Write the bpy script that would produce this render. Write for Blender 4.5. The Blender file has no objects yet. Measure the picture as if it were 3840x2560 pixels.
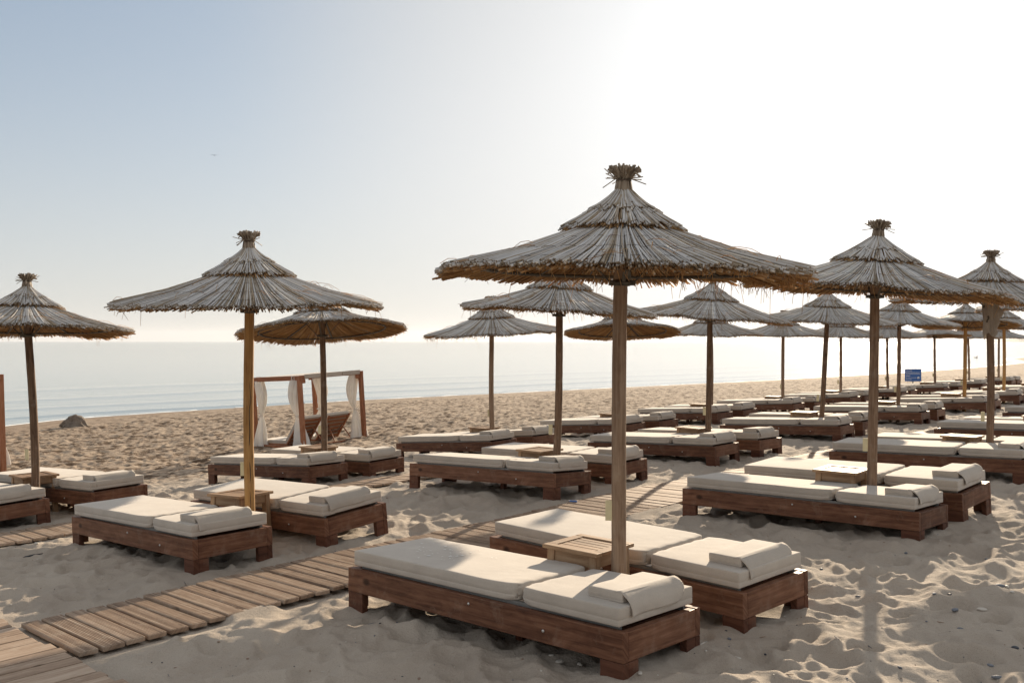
import bpy, bmesh, math, random
import numpy as np
from mathutils import Vector, Matrix

random.seed(7)
RNG = np.random.default_rng(11)
R = math.radians
scene = bpy.context.scene
COL = scene.collection

# ------------------------------------------------------------------ camera
CAM_H = 1.49
cam_data = bpy.data.cameras.new('camera')
cam = bpy.data.objects.new('camera', cam_data)
COL.objects.link(cam)
cam.location = (0, 0, CAM_H)
cam.rotation_euler = (R(90), 0, 0)
cam_data.sensor_width = 36
cam_data.lens = 36 * 3500 / 3840
cam_data.clip_start = 0.1
cam_data.clip_end = 60000
scene.camera = cam

# ------------------------------------------------------------------ light
SUN_EL, SUN_AZ = 17.0, 21.4          # azimuth to the right of the viewing direction (+Y)
SKY_FILL = 2.45
world = bpy.data.worlds.new('World')
scene.world = world
world.use_nodes = True
wn = world.node_tree.nodes
bg = wn['Background']
sky = wn.new('ShaderNodeTexSky')
sky.sky_type = 'NISHITA'
sky.sun_disc = False
sky.sun_elevation = R(SUN_EL)
sky.sun_rotation = R(SUN_AZ)
sky.altitude = 0
sky.air_density = .7
sky.dust_density = 1.5
sky.ozone_density = 1.0
def wnode(t, **kw):
    n = wn.new(t)
    for k, v in kw.items(): setattr(n, k, v)
    return n
wl = world.node_tree.links.new
def wmix(f, a, b, mode='MIX'):
    m = wnode('ShaderNodeMix', data_type='RGBA', blend_type=mode)
    for i, v in ((0, f), (6, a), (7, b)):
        if isinstance(v, tuple): m.inputs[i].default_value = (*v, 1)
        elif isinstance(v, (int, float)): m.inputs[i].default_value = v
        else: wl(v, m.inputs[i])
    return m.outputs[2]
gam = wnode('ShaderNodeGamma'); gam.inputs[1].default_value = .45          # compresses the sky's brightness range to even out the ambient light
wl(sky.outputs[0], gam.inputs[0])
wcol = wmix(1.0, gam.outputs[0], (.87, .975, 1.05), 'MULTIPLY')
wtc = wnode('ShaderNodeTexCoord'); wsp = wnode('ShaderNodeSeparateXYZ'); wl(wtc.outputs['Generated'], wsp.inputs[0])
# the glow around the sun is colourless
wdt = wnode('ShaderNodeVectorMath', operation='DOT_PRODUCT'); wl(wtc.outputs['Generated'], wdt.inputs[0])
wdt.inputs[1].default_value = (math.sin(R(SUN_AZ)) * math.cos(R(SUN_EL)), math.cos(R(SUN_AZ)) * math.cos(R(SUN_EL)), math.sin(R(SUN_EL)))
wmr = wnode('ShaderNodeMapRange', interpolation_type='SMOOTHSTEP'); wl(wdt.outputs['Value'], wmr.inputs[0])
for i, v in ((1, .78), (2, .97), (3, 1), (4, .12)): wmr.inputs[i].default_value = v
whs = wnode('ShaderNodeHueSaturation'); wl(wmr.outputs[0], whs.inputs['Saturation']); wl(wcol, whs.inputs['Color']); wcol = whs.outputs[0]
# pale haze low over the sea
hz = wnode('ShaderNodeMapRange'); wl(wsp.outputs['Z'], hz.inputs[0])
for i, v in ((1, 0), (2, .40), (3, .92), (4, 0)): hz.inputs[i].default_value = v
hp = wnode('ShaderNodeMath', operation='POWER'); wl(hz.outputs[0], hp.inputs[0]); hp.inputs[1].default_value = 2.0
wcol = wmix(hp.outputs[0], wcol, (2.63, 2.57, 2.44))
# added fill: brightens the unseen sky overhead and inland to lift the shade
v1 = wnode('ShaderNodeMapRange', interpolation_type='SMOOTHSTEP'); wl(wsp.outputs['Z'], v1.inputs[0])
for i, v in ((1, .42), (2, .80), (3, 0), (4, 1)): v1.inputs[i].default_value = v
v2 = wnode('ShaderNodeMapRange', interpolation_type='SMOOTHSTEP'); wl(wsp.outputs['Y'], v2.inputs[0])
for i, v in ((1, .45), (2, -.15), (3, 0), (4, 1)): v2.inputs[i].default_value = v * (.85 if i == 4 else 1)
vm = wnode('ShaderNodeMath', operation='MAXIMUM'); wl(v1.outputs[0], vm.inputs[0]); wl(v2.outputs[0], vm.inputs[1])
wcol = wmix(vm.outputs[0], wcol, (SKY_FILL * .985, SKY_FILL, SKY_FILL * 1.02))
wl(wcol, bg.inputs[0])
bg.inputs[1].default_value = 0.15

sd = bpy.data.lights.new('sun', 'SUN')
sd.energy = 4.6
sd.angle = R(0.6)
sd.color = (1.0, 0.83, 0.62)
sun = bpy.data.objects.new('sun', sd)
COL.objects.link(sun)
sdir = Vector((math.sin(R(SUN_AZ)) * math.cos(R(SUN_EL)), math.cos(R(SUN_AZ)) * math.cos(R(SUN_EL)), math.sin(R(SUN_EL))))
sun.rotation_euler = sdir.to_track_quat('Z', 'Y').to_euler()
sun.location = (20, 50, 20)

scene.view_settings.view_transform = 'Standard'
scene.view_settings.look = 'None'
scene.view_settings.gamma = 1
scene.view_settings.use_curve_mapping = False
scene.view_settings.exposure = 0.90

# ------------------------------------------------------------------ helpers
def tag(o, label=None, cat=None, group=None, kind=None):
    if label: o['label'] = label
    if cat: o['category'] = cat
    if group: o['group'] = group
    if kind: o['kind'] = kind
    return o

def empty(name, M=None):
    o = bpy.data.objects.new(name, None)
    o.empty_display_size = 0.1
    COL.objects.link(o)
    if M is not None: o.matrix_world = M
    return o

def link(name, me, parent=None, M=None):
    o = bpy.data.objects.new(name, me)
    COL.objects.link(o)
    if parent is not None: o.parent = parent
    if M is not None: o.matrix_local = M
    return o

def kids(o):
    return [c for c in COL.objects if c.parent == o]

def copy_tree(o, parent=None, children=None):
    c = o.copy()
    COL.objects.link(c)
    if parent is not None: c.parent = parent
    for ch in children[o.name] if children else kids(o):
        copy_tree(ch, c, children)
    return c

def child_map():
    m = {o.name: [] for o in COL.objects}
    for o in COL.objects:
        if o.parent: m[o.parent.name].append(o)
    return m

def np_mesh(name, verts, loops, totals, mats, mat_idx=None, smooth=True):
    """fast mesh from numpy arrays"""
    me = bpy.data.meshes.new(name)
    nv, nl, nf = len(verts), len(loops), len(totals)
    me.vertices.add(nv); me.loops.add(nl); me.polygons.add(nf)
    me.vertices.foreach_set('co', np.ascontiguousarray(verts, dtype=np.float32).ravel())
    me.loops.foreach_set('vertex_index', np.ascontiguousarray(loops, dtype=np.int32))
    starts = np.concatenate([[0], np.cumsum(totals)[:-1]]).astype(np.int32)
    me.polygons.foreach_set('loop_start', starts)
    try: me.polygons.foreach_set('loop_total', np.asarray(totals, dtype=np.int32))
    except Exception: pass
    for m in mats: me.materials.append(m)
    if mat_idx is not None: me.polygons.foreach_set('material_index', np.asarray(mat_idx, dtype=np.int32))
    sm = np.full(nf, smooth) if isinstance(smooth, bool) else smooth
    me.polygons.foreach_set('use_smooth', sm)
    me.update(calc_edges=True)
    me.validate()
    return me

class MB:
    """collects wooden boards, rods and free shapes in a bmesh with a grain uv"""
    def __init__(s):
        s.bm = bmesh.new()
        s.uv = s.bm.loops.layers.uv.new('grain')
    def box(s, c, d, rot=None, grain=None, bevel=0.003, mi=0, taper=None):
        d = Vector(d)
        if grain is None: grain = max(range(3), key=lambda i: d[i])
        t = bmesh.new()
        bmesh.ops.create_cube(t, size=1)
        for v in t.verts:
            v.co = Vector((v.co.x * d.x, v.co.y * d.y, v.co.z * d.z))
            if taper and v.co.z < 0: v.co.x *= taper; v.co.y *= taper
        if bevel: bmesh.ops.bevel(t, geom=t.edges[:], offset=min(bevel, min(d) * .4), segments=2, affect='EDGES', profile=.6)
        s._merge(t, Matrix.Translation(c) @ (rot.to_4x4() if rot is not None else Matrix()), grain, mi)
    def _merge(s, t, M, grain, mi, smooth=False):
        off = random.random() * 7
        g2 = [i for i in range(3) if i != grain]
        mp = {}
        for v in t.verts: mp[v] = s.bm.verts.new(M @ v.co)
        for f in t.faces:
            try: nf = s.bm.faces.new([mp[v] for v in f.verts])
            except ValueError: continue
            nf.material_index = mi; nf.smooth = smooth
            for l, ol in zip(nf.loops, f.loops):
                co = ol.vert.co
                l[s.uv].uv = (co[grain] + off, co[g2[0]] + co[g2[1]] * .8 + off * 1.7)
        t.free()
    def tube(s, pts, rad, n=10, mi=0, cap=True, smooth=True, jitter=0):
        pts = [Vector(p) for p in pts]
        if not isinstance(rad, (list, tuple)): rad = [rad] * len(pts)
        rings = []; off = random.random() * 7; L = 0
        for i, p in enumerate(pts):
            a = pts[max(i - 1, 0)]; b = pts[min(i + 1, len(pts) - 1)]
            t = (b - a).normalized()
            x = t.orthogonal().normalized() if i == 0 else (x - t * x.dot(t)).normalized()
            y = t.cross(x)
            if i: L += (p - pts[i - 1]).length
            ring = []
            for k in range(n):
                an = 2 * math.pi * k / n
                rr = rad[i] * (1 + random.uniform(-jitter, jitter))
                ring.append((s.bm.verts.new(p + (x * math.cos(an) + y * math.sin(an)) * rr), L))
            rings.append(ring)
        def face(vs, uvs):
            f = s.bm.faces.new(vs); f.material_index = mi; f.smooth = smooth
            for l, u in zip(f.loops, uvs): l[s.uv].uv = u
        circ = 2 * math.pi * rad[0] / n
        for i in range(len(rings) - 1):
            for k in range(n):
                k2 = (k + 1) % n
                a, b, c, d = rings[i][k], rings[i][k2], rings[i + 1][k2], rings[i + 1][k]
                face([a[0], b[0], c[0], d[0]], [(a[1] + off, k * circ + off), (b[1] + off, (k + 1) * circ + off), (c[1] + off, (k + 1) * circ + off), (d[1] + off, k * circ + off)])
        if cap:
            for ring, rev in ((rings[0], True), (rings[-1], False)):
                vs = [r[0] for r in ring]
                if rev: vs = vs[::-1]
                face(vs, [(v.co.x + off, v.co.y * .3) for v in vs])
    def mesh(s, name, mats):
        me = bpy.data.meshes.new(name)
        s.bm.normal_update(); s.bm.to_mesh(me); s.bm.free()
        for m in (mats if isinstance(mats, (list, tuple)) else [mats]): me.materials.append(m)
        return me
    def build(s, name, mats, parent=None, M=None):
        return link(name, s.mesh(name, mats), parent, M)

# ------------------------------------------------------------------ materials
def mat(name, rough=.7):
    m = bpy.data.materials.new(name); m.use_nodes = True
    nt = m.node_tree
    b = nt.nodes['Principled BSDF']; b.inputs['Roughness'].default_value = rough
    return m, nt, b

def N(nt, t, **kw):
    n = nt.nodes.new(t)
    for k, v in kw.items():
        if k in n.inputs: n.inputs[k].default_value = v
        else: setattr(n, k, v)
    return n

def ramp(nt, stops, interp='LINEAR'):
    r = nt.nodes.new('ShaderNodeValToRGB'); r.color_ramp.interpolation = interp
    e = r.color_ramp.elements
    e[0].position, e[0].color = stops[0][0], (*stops[0][1], 1)
    e[1].position, e[1].color = stops[-1][0], (*stops[-1][1], 1)
    for p, c in stops[1:-1]:
        x = e.new(p); x.color = (*c, 1)
    return r

def mixc(nt, f, a, b, mode='MIX'):
    m = nt.nodes.new('ShaderNodeMix'); m.data_type = 'RGBA'; m.blend_type = mode
    for i, v in ((0, f), (6, a), (7, b)):
        if isinstance(v, (int, float)): m.inputs[i].default_value = v
        elif isinstance(v, tuple): m.inputs[i].default_value = (*v, 1)
        else: nt.links.new(v, m.inputs[i])
    return m.outputs[2]

def wood(name, stops, rough=.6, island=.35, worn=None, obj_var=.15, grain=1.0, bump=.4, spec=.22):
    m, nt, b = mat(name, rough)
    L = nt.links.new
    uv = N(nt, 'ShaderNodeUVMap', uv_map='grain')
    geo = N(nt, 'ShaderNodeNewGeometry')
    oi = N(nt, 'ShaderNodeObjectInfo')
    mp = N(nt, 'ShaderNodeMapping'); L(uv.outputs[0], mp.inputs[0])
    mp.inputs['Scale'].default_value = (2.2 * grain, 46 * grain, 1)
    n1 = N(nt, 'ShaderNodeTexNoise', Scale=1.0, Detail=6.0, Roughness=.65, Distortion=.35); L(mp.outputs[0], n1.inputs[0])
    mp2 = N(nt, 'ShaderNodeMapping'); L(uv.outputs[0], mp2.inputs[0])
    mp2.inputs['Scale'].default_value = (4.5, 16, 1)
    n2 = N(nt, 'ShaderNodeTexNoise', Scale=1.0, Detail=3.0, Roughness=.6, Distortion=1.2); L(mp2.outputs[0], n2.inputs[0])
    add = N(nt, 'ShaderNodeMath', operation='MULTIPLY_ADD'); L(n1.outputs[0], add.inputs[0]); add.inputs[1].default_value = .65
    mul = N(nt, 'ShaderNodeMath', operation='MULTIPLY'); L(n2.outputs[0], mul.inputs[0]); mul.inputs[1].default_value = .35
    L(mul.outputs[0], add.inputs[2])
    # per-board tone
    isl = N(nt, 'ShaderNodeMath', operation='MULTIPLY_ADD'); L(geo.outputs['Random Per Island'], isl.inputs[0]); isl.inputs[1].default_value = island; isl.inputs[2].default_value = -island / 2
    ob = N(nt, 'ShaderNodeMath', operation='MULTIPLY_ADD'); L(oi.outputs['Random'], ob.inputs[0]); ob.inputs[1].default_value = obj_var; ob.inputs[2].default_value = -obj_var / 2
    s1 = N(nt, 'ShaderNodeMath', operation='ADD'); L(add.outputs[0], s1.inputs[0]); L(isl.outputs[0], s1.inputs[1])
    s2 = N(nt, 'ShaderNodeMath', operation='ADD'); L(s1.outputs[0], s2.inputs[0]); L(ob.outputs[0], s2.inputs[1])
    r = ramp(nt, stops); L(s2.outputs[0], r.inputs[0])
    col = r.outputs[0]
    # knots
    vo = N(nt, 'ShaderNodeTexVoronoi', Scale=1.0); mp3 = N(nt, 'ShaderNodeMapping'); L(uv.outputs[0], mp3.inputs[0])
    mp3.inputs['Scale'].default_value = (2.6, 5.2, 1); L(mp3.outputs[0], vo.inputs[0])
    kn = N(nt, 'ShaderNodeMapRange'); L(vo.outputs['Distance'], kn.inputs[0])
    kn.inputs[1].default_value = .045; kn.inputs[2].default_value = .11; kn.inputs[3].default_value = .8; kn.inputs[4].default_value = 0
    dk = tuple(c * .35 for c in stops[0][1])
    col = mixc(nt, kn.outputs[0], col, dk)
    if worn:
        tc = N(nt, 'ShaderNodeTexCoord')
        n3 = N(nt, 'ShaderNodeTexNoise', Scale=7.0, Detail=8.0, Roughness=.75); L(tc.outputs['Object'], n3.inputs[0])
        wr = N(nt, 'ShaderNodeMapRange'); L(n3.outputs[0], wr.inputs[0])
        wr.inputs[1].default_value = .54; wr.inputs[2].default_value = .72; wr.inputs[4].default_value = .6
        col = mixc(nt, wr.outputs[0], col, worn)
    L(col, b.inputs['Base Color'])
    b.inputs['Specular IOR Level'].default_value = spec
    bp = N(nt, 'ShaderNodeBump', Strength=bump, Distance=.002); L(n1.outputs[0], bp.inputs['Height']); L(bp.outputs[0], b.inputs['Normal'])
    return m

M_frame = wood('stained_pine', [(.25, (.030, .011, .006)), (.46, (.095, .039, .021)), (.60, (.175, .080, .045)), (.75, (.27, .14, .086))], rough=.5, island=.22, worn=(.27, .18, .13), bump=.8)
M_leg = wood('stained_pine_leg', [(.25, (.024, .009, .006)), (.5, (.082, .031, .017)), (.75, (.155, .065, .038))], rough=.55, island=.3, worn=(.20, .13, .09))
M_table = wood('teak', [(.25, (.13, .075, .038)), (.5, (.30, .185, .105)), (.75, (.42, .29, .18))], rough=.6, island=.3, worn=(.36, .29, .22))
M_plank = wood('weathered_plank', [(.22, (.17, .115, .08)), (.45, (.32, .23, .165)), (.62, (.43, .33, .25)), (.85, (.52, .43, .35))], rough=.75, island=.30, worn=(.46, .39, .31), bump=.9)
M_pole = wood('weathered_pole', [(.25, (.07, .040, .024)), (.5, (.205, .132, .085)), (.75, (.36, .26, .18))], rough=.8, island=0, worn=(.30, .25, .20), obj_var=.25, bump=1.0)
M_pole_new = wood('yellow_pole', [(.25, (.22, .10, .03)), (.5, (.42, .235, .085)), (.75, (.52, .32, .14))], rough=.7, island=0, worn=(.34, .22, .12), bump=.7)
M_redwood = wood('red_stained_wood', [(.25, (.12, .042, .02)), (.5, (.29, .115, .056)), (.75, (.42, .20, .11))], rough=.55, island=.2)

def fabric(name, col, col2, trans=0):
    m, nt, b = mat(name, .9); L = nt.links.new
    tc = N(nt, 'ShaderNodeTexCoord')
    n = N(nt, 'ShaderNodeTexNoise', Scale=6.0, Detail=8.0, Roughness=.7); L(tc.outputs['Object'], n.inputs[0])
    r = ramp(nt, [(.35, col), (.7, col2)]); L(n.outputs[0], r.inputs[0])
    oi = N(nt, 'ShaderNodeObjectInfo')
    hv = N(nt, 'ShaderNodeHueSaturation'); L(r.outputs[0], hv.inputs['Color'])
    mr = N(nt, 'ShaderNodeMapRange'); L(oi.outputs['Random'], mr.inputs[0]); mr.inputs[3].default_value = .93; mr.inputs[4].default_value = 1.05
    L(mr.outputs[0], hv.inputs['Value'])
    wv = N(nt, 'ShaderNodeTexNoise', Scale=230.0, Detail=2.0); L(tc.outputs['Object'], wv.inputs[0])
    wr = ramp(nt, [(.3, (.88, .88, .88)), (.7, (1, 1, 1))]); L(wv.outputs[0], wr.inputs[0])
    L(mixc(nt, 1.0, hv.outputs[0], wr.outputs[0], 'MULTIPLY'), b.inputs['Base Color'])
    w = N(nt, 'ShaderNodeTexNoise', Scale=260.0, Detail=3.0); L(tc.outputs['Object'], w.inputs[0])
    w2 = N(nt, 'ShaderNodeTexNoise', Scale=14.0, Detail=3.0); L(tc.outputs['Object'], w2.inputs[0])
    bp = N(nt, 'ShaderNodeBump', Strength=.25, Distance=.001); L(w.outputs[0], bp.inputs['Height'])
    bp2 = N(nt, 'ShaderNodeBump', Strength=.22, Distance=.008); L(w2.outputs[0], bp2.inputs['Height']); L(bp.outputs[0], bp2.inputs['Normal'])
    L(bp2.outputs[0], b.inputs['Normal'])
    b.inputs['Sheen Weight'].default_value = .25
    b.inputs['Specular IOR Level'].default_value = .25
    if trans:
        tr = N(nt, 'ShaderNodeBsdfTranslucent'); L(hv.outputs[0], tr.inputs[0])
        mx = N(nt, 'ShaderNodeMixShader'); mx.inputs[0].default_value = trans
        L(b.outputs[0], mx.inputs[1]); L(tr.outputs[0], mx.inputs[2]); L(mx.outputs[0], nt.nodes['Material Output'].inputs[0])
    return m
M_cush = fabric('beige_canvas', (.455, .398, .335), (.53, .47, .398))
M_curtain = fabric('white_curtain', (.76, .73, .68), (.84, .81, .76), .35)
M_canvas = fabric('tan_roof_canvas', (.40, .33, .27), (.47, .40, .33))
M_cloth = fabric('grey_beige_shirt_cloth', (.36, .31, .26), (.44, .38, .32), .15)

def plain(name, col, rough=.6, metal=0, var=.12, scale=30):
    m, nt, b = mat(name, rough); L = nt.links.new
    tc = N(nt, 'ShaderNodeTexCoord')
    n = N(nt, 'ShaderNodeTexNoise', Scale=float(scale), Detail=5.0); L(tc.outputs['Object'], n.inputs[0])
    r = ramp(nt, [(.3, tuple(c * (1 - var) for c in col)), (.7, tuple(min(1, c * (1 + var)) for c in col))]); L(n.outputs[0], r.inputs[0])
    L(r.outputs[0], b.inputs['Base Color']); b.inputs['Metallic'].default_value = metal
    return m
M_rail = plain('grey_metal_rail', (.22, .22, .21), .45, .5)
M_bolt = plain('steel_bolt', (.55, .53, .5), .35, .9)
M_iron = plain('dark_painted_iron', (.085, .075, .06), .6, .4, .4)
M_tag = plain('cream_tag_card', (.62, .55, .34), .6, 0, .06)
M_rope = plain('brown_twine', (.10, .07, .05), .9)
M_dark = plain('dark_slat', (.03, .02, .015), .8)
M_white = plain('white_flake', (.8, .78, .74), .8)
M_blue = plain('blue_plastic', (.01, .10, .34), .35)
M_skin = plain('dark_swimmer', (.10, .06, .045), .6)
M_hair = plain('dark_hair', (.015, .012, .01), .7)
M_feather = plain('dark_feather', (.03, .03, .032), .8)

def reed(name, stops, trans=.15, rough=.6):
    m, nt, b = mat(name, rough); L = nt.links.new
    geo = N(nt, 'ShaderNodeNewGeometry'); tc = N(nt, 'ShaderNodeTexCoord')
    n = N(nt, 'ShaderNodeTexNoise', Scale=14.0, Detail=4.0, Roughness=.7); L(tc.outputs['Object'], n.inputs[0])
    a = N(nt, 'ShaderNodeMath', operation='MULTIPLY_ADD'); L(geo.outputs['Random Per Island'], a.inputs[0]); a.inputs[1].default_value = .75
    s = N(nt, 'ShaderNodeMath', operation='MULTIPLY'); L(n.outputs[0], s.inputs[0]); s.inputs[1].default_value = .5
    L(s.outputs[0], a.inputs[2])
    s3 = N(nt, 'ShaderNodeMath', operation='SUBTRACT'); L(a.outputs[0], s3.inputs[0]); s3.inputs[1].default_value = .12
    r = ramp(nt, stops); L(s3.outputs[0], r.inputs[0]); L(r.outputs[0], b.inputs['Base Color'])
    b.inputs['Specular IOR Level'].default_value = .3
    tr = N(nt, 'ShaderNodeBsdfTranslucent'); L(r.outputs[0], tr.inputs[0])
    mx = N(nt, 'ShaderNodeMixShader'); mx.inputs[0].default_value = trans
    L(b.outputs[0], mx.inputs[1]); L(tr.outputs[0], mx.inputs[2]); L(mx.outputs[0], nt.nodes['Material Output'].inputs[0])
    return m
M_reed_top = reed('silvered_reed', [(.0, (.12, .09, .06)), (.22, (.36, .28, .19)), (.40, (.50, .47, .44)), (.75, (.66, .65, .64)), (1, (.80, .70, .54))], .16)
M_reed_under = reed('straw_reed', [(.0, (.26, .13, .055)), (.4, (.47, .265, .11)), (.75, (.60, .38, .18)), (1, (.72, .52, .30))], .42)
M_reed_end = reed('reed_cut_end', [(.0, (.05, .035, .02)), (.5, (.17, .12, .075)), (1, (.32, .24, .16))], .0)

# ------------------------------------------------------------------ ground form
TX, TY = .69, .724                    # unit vector along the rows (parallel to the shore)
def uv_of(x, y): return TX * x + TY * y, -TY * x + TX * y
def xy_of(u, v): return TX * u - TY * v, TY * u + TX * v
SEA_Z = -1.62
_v = np.array([-60, -10, 0, 7, 9, 10.5, 12, 14, 17, 20, 26, 32, 38, 41, 46, 60, 120, 400])
_dip = np.array([.9, .31, 0, -.217, -.31, -.40, -.55, -.85, -1.25, -1.48, -1.62, -1.70, -1.80, -1.95, -2.3, -3.2, -6, -12])
_lin = np.array([.9, .31, 0, -.217, -.31, -.38, -.46, -.58, -.75, -.92, -1.22, -1.50, -1.78, -1.95, -2.3, -3.2, -6, -12])
FITS = {  # loungers measured on the photo: head-near corner x, y, heading, height offset, tilt along, tilt across
 'L1': (.49, 4.11, -43.4, -.004, -.011, -.036), 'L2': (1.19, 4.79, -48.1, -.029, -.022, .014),
 'L3': (2.95, 6.76, -42.7, -.018, -.014, -.047), 'L4': (3.55, 7.34, -45.7, .009, 0, .036),
 'L5': (-2.18, 6.39, -42.7, .031, .013, -.004), 'L6': (-1.43, 7.19, -41.9, .007, .009, .066),
 'L7': (-4.13, 9.17, -34.2, -.001, 0, -.002), 'L8': (-2.42, 11.12, -37.1, -.051, .031, -.027),
 'L9': (-1.79, 11.75, -37.5, -.085, 0, .006), 'L10': (.40, 9.00, -39.9, .054, 0, -.074),
 'L11': (1.09, 9.91, -42.2, .001, 0, .012)}
def plane(x, y): return .0339 * x - .0092 * y
def shore_shift(u):   # the waterline swings out to sea far along the beach
    return np.interp(u, [-80, 0, 30, 64, 90, 112, 131, 150, 185, 215, 400, 2500], [0, 0, 1.5, -1.5, -2.5, -1.8, -.4, 2, 14.5, 17, 15, 10])
def base_h(x, y):
    x = np.asarray(x, float); y = np.asarray(y, float)
    u, v = uv_of(x, y)
    vv = np.where(v > 12, 12 + (v - 12) * 27 / np.maximum(27 + shore_shift(u), 12), v)
    w = np.clip((u - 9) / 12, 0, 1); w = w * w * (3 - 2 * w)
    h = np.interp(vv, _v, _dip) * (1 - w) + np.interp(vv, _v, _lin) * w
    return h + .19 * np.tanh(u / 11)
_ctr = []
for k, (x, y, th, z0, tl, tw) in FITS.items():
    cx = x - math.cos(R(th)) + .31 * -math.sin(R(th)); cy = y - math.sin(R(th)) + .31 * math.cos(R(th))
    zf = plane(cx, cy) + z0 - tl * 1.0 + tw * .31
    _ctr.append((cx, cy, zf - float(base_h(cx, cy))))
def ground(x, y):
    h = base_h(x, y); x = np.asarray(x, float); y = np.asarray(y, float)
    num = np.zeros_like(h); den = np.full_like(h, .35)
    for cx, cy, d in _ctr:
        w = np.exp(-((x - cx) ** 2 + (y - cy) ** 2) / 1.1)
        num += w * d; den += w
    return h + num / den

# ------------------------------------------------------------------ sets: pole positions from the photo
TH = -41.0
def rz(ratio, y): return (ratio * y, y)
ROWS = {
 0: [rz(.1160, 4.96), rz(.386, 7.62), rz(.5104, 10.28), (7.62, 12.94), (10.0, 15.6)],
 1: [rz(-.2800, 7.27), rz(.0462, 9.86), rz(.2104, 12.5), rz(.3294, 15.1), rz(.4138, 17.7), rz(.4843, 20.3), rz(.5267, 22.9), rz(.567, 25.5)],
 2: [rz(-.511, 9.35), rz(-.2000, 12.0), rz(-.02, 14.6), rz(.118, 17.2), rz(.213, 19.8), rz(.291, 22.4), rz(.352, 25.0), rz(.403, 27.6), rz(.4535, 30.2), rz(.49, 32.8), rz(.522, 35.4)],
}

# ------------------------------------------------------------------ sand relief
def vnoise(x, y, seed=0):
    xi = np.floor(x).astype(np.int64); yi = np.floor(y).astype(np.int64)
    fx = x - xi; fy = y - yi
    fx = fx * fx * (3 - 2 * fx); fy = fy * fy * (3 - 2 * fy)
    def h(a, b):
        n = (a * 374761393 + b * 668265263 + seed * 982451653) & 0xffffffff
        n = ((n ^ (n >> 13)) * 1274126177) & 0xffffffff
        return ((n ^ (n >> 16)) & 0xffff) / 65535.0
    return (h(xi, yi) * (1 - fx) + h(xi + 1, yi) * fx) * (1 - fy) + (h(xi, yi + 1) * (1 - fx) + h(xi + 1, yi + 1) * fx) * fy

def relief_tile(x0, x1, y0, y1, step, dens, size, depth, seed, ridge):
    rg = np.random.default_rng(seed)
    nx, ny = int((x1 - x0) / step), int((y1 - y0) / step)
    gx, gy = np.meshgrid(x0 + np.arange(nx) * step, y0 + np.arange(ny) * step)
    H = np.zeros((ny, nx))
    for o, (f, a) in enumerate(((1.1, .035), (2.7, .020))):
        H += (vnoise(gx * f, gy * f, seed + o) - .5) * a
    rid = 1 - np.abs(2 * vnoise(gx * ridge, gy * ridge, seed + 31) - 1)
    H += rid ** 1.6 * depth * .85
    n = int((x1 - x0) * (y1 - y0) * dens)
    px = rg.uniform(0, nx, n); py = rg.uniform(0, ny, n)
    an = rg.uniform(0, math.pi, n); la = rg.uniform(.6, 1.35, n) * size; lb = la * rg.uniform(.42, .8, n)
    dp = depth * rg.uniform(.45, 1.3, n)
    for i in range(n):
        m = int(la[i] * 1.9 / step) + 1
        cx, cy = int(px[i]), int(py[i])
        xa, xb, ya, yb = max(cx - m, 0), min(cx + m + 1, nx), max(cy - m, 0), min(cy + m + 1, ny)
        if xb - xa < 2 or yb - ya < 2: continue
        X = (np.arange(xa, xb) - px[i])[None, :] * step; Y = (np.arange(ya, yb) - py[i])[:, None] * step
        c, s = math.cos(an[i]), math.sin(an[i])
        q = np.sqrt(((X * c + Y * s) / la[i]) ** 2 + ((-X * s + Y * c) / lb[i]) ** 2)
        P = H[ya:yb, xa:xb]
        base = H[min(cy, ny - 1), min(cx, nx - 1)]
        w = np.clip(1.25 - q, 0, 1); w = w * w * (3 - 2 * w)
        bowl = base * .5 - dp[i] * .8 * (1 - np.minimum(q, 1) ** 2)
        P[...] = P * (1 - w * .85) + bowl * (w * .85) + dp[i] * .35 * np.exp(-((q - 1.18) / .22) ** 2)
    wx = gx + .08 * (vnoise(gx * 3, gy * 3, seed + 50) - .5); wy = gy + .08 * (vnoise(gx * 3, gy * 3, seed + 51) - .5)
    rid = 1 - np.abs(2 * vnoise(wx * ridge * 1.15, wy * ridge * 1.15, seed + 32) - 1)
    H += rid ** 2 * depth * .80
    rid = 1 - np.abs(2 * vnoise(wx * ridge * 3.1, wy * ridge * 3.1, seed + 33) - 1)
    H += rid ** 2 * depth * .55
    for _ in range(2 if step < .02 else 1):
        H[1:-1, 1:-1] = H[1:-1, 1:-1] * .3 + (H[:-2, 1:-1] + H[2:, 1:-1] + H[1:-1, :-2] + H[1:-1, 2:]) * .175
    H -= H.mean()
    for f, a in ((7.5, .017), (15, .0105), (31, .0048)):
        n_ = vnoise(wx * f, wy * f, seed + int(f))
        H += (.5 * (n_ - .5) + .5 * (.5 - np.abs(2 * n_ - 1))) * a
    return H
def sample(H, x0, y0, step, x, y):
    fx = np.clip((x - x0) / step, 0, H.shape[1] - 1.001); fy = np.clip((y - y0) / step, 0, H.shape[0] - 1.001)
    xi = fx.astype(int); yi = fy.astype(int); fx = fx - xi; fy = fy - yi
    return (H[yi, xi] * (1 - fx) + H[yi, xi + 1] * fx) * (1 - fy) + (H[yi + 1, xi] * (1 - fx) + H[yi + 1, xi + 1] * fx) * fy
T1 = (-7.0, 9.0, 2.0, 13.0, .0125); T2 = (-28.0, 46.0, 0.0, 72.0, .045)
H1 = relief_tile(*T1, 7, .125, .046, 3, 3.5)
H2 = relief_tile(*T2, 9, .105, .056, 5, 4.0)
def smooth01(t): t = np.clip(t, 0, 1); return t * t * (3 - 2 * t)
WALKS = [(4.88, 5.74, 1.92, 60.0), (8.55, 9.2, -4.0, 60.0)]
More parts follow.
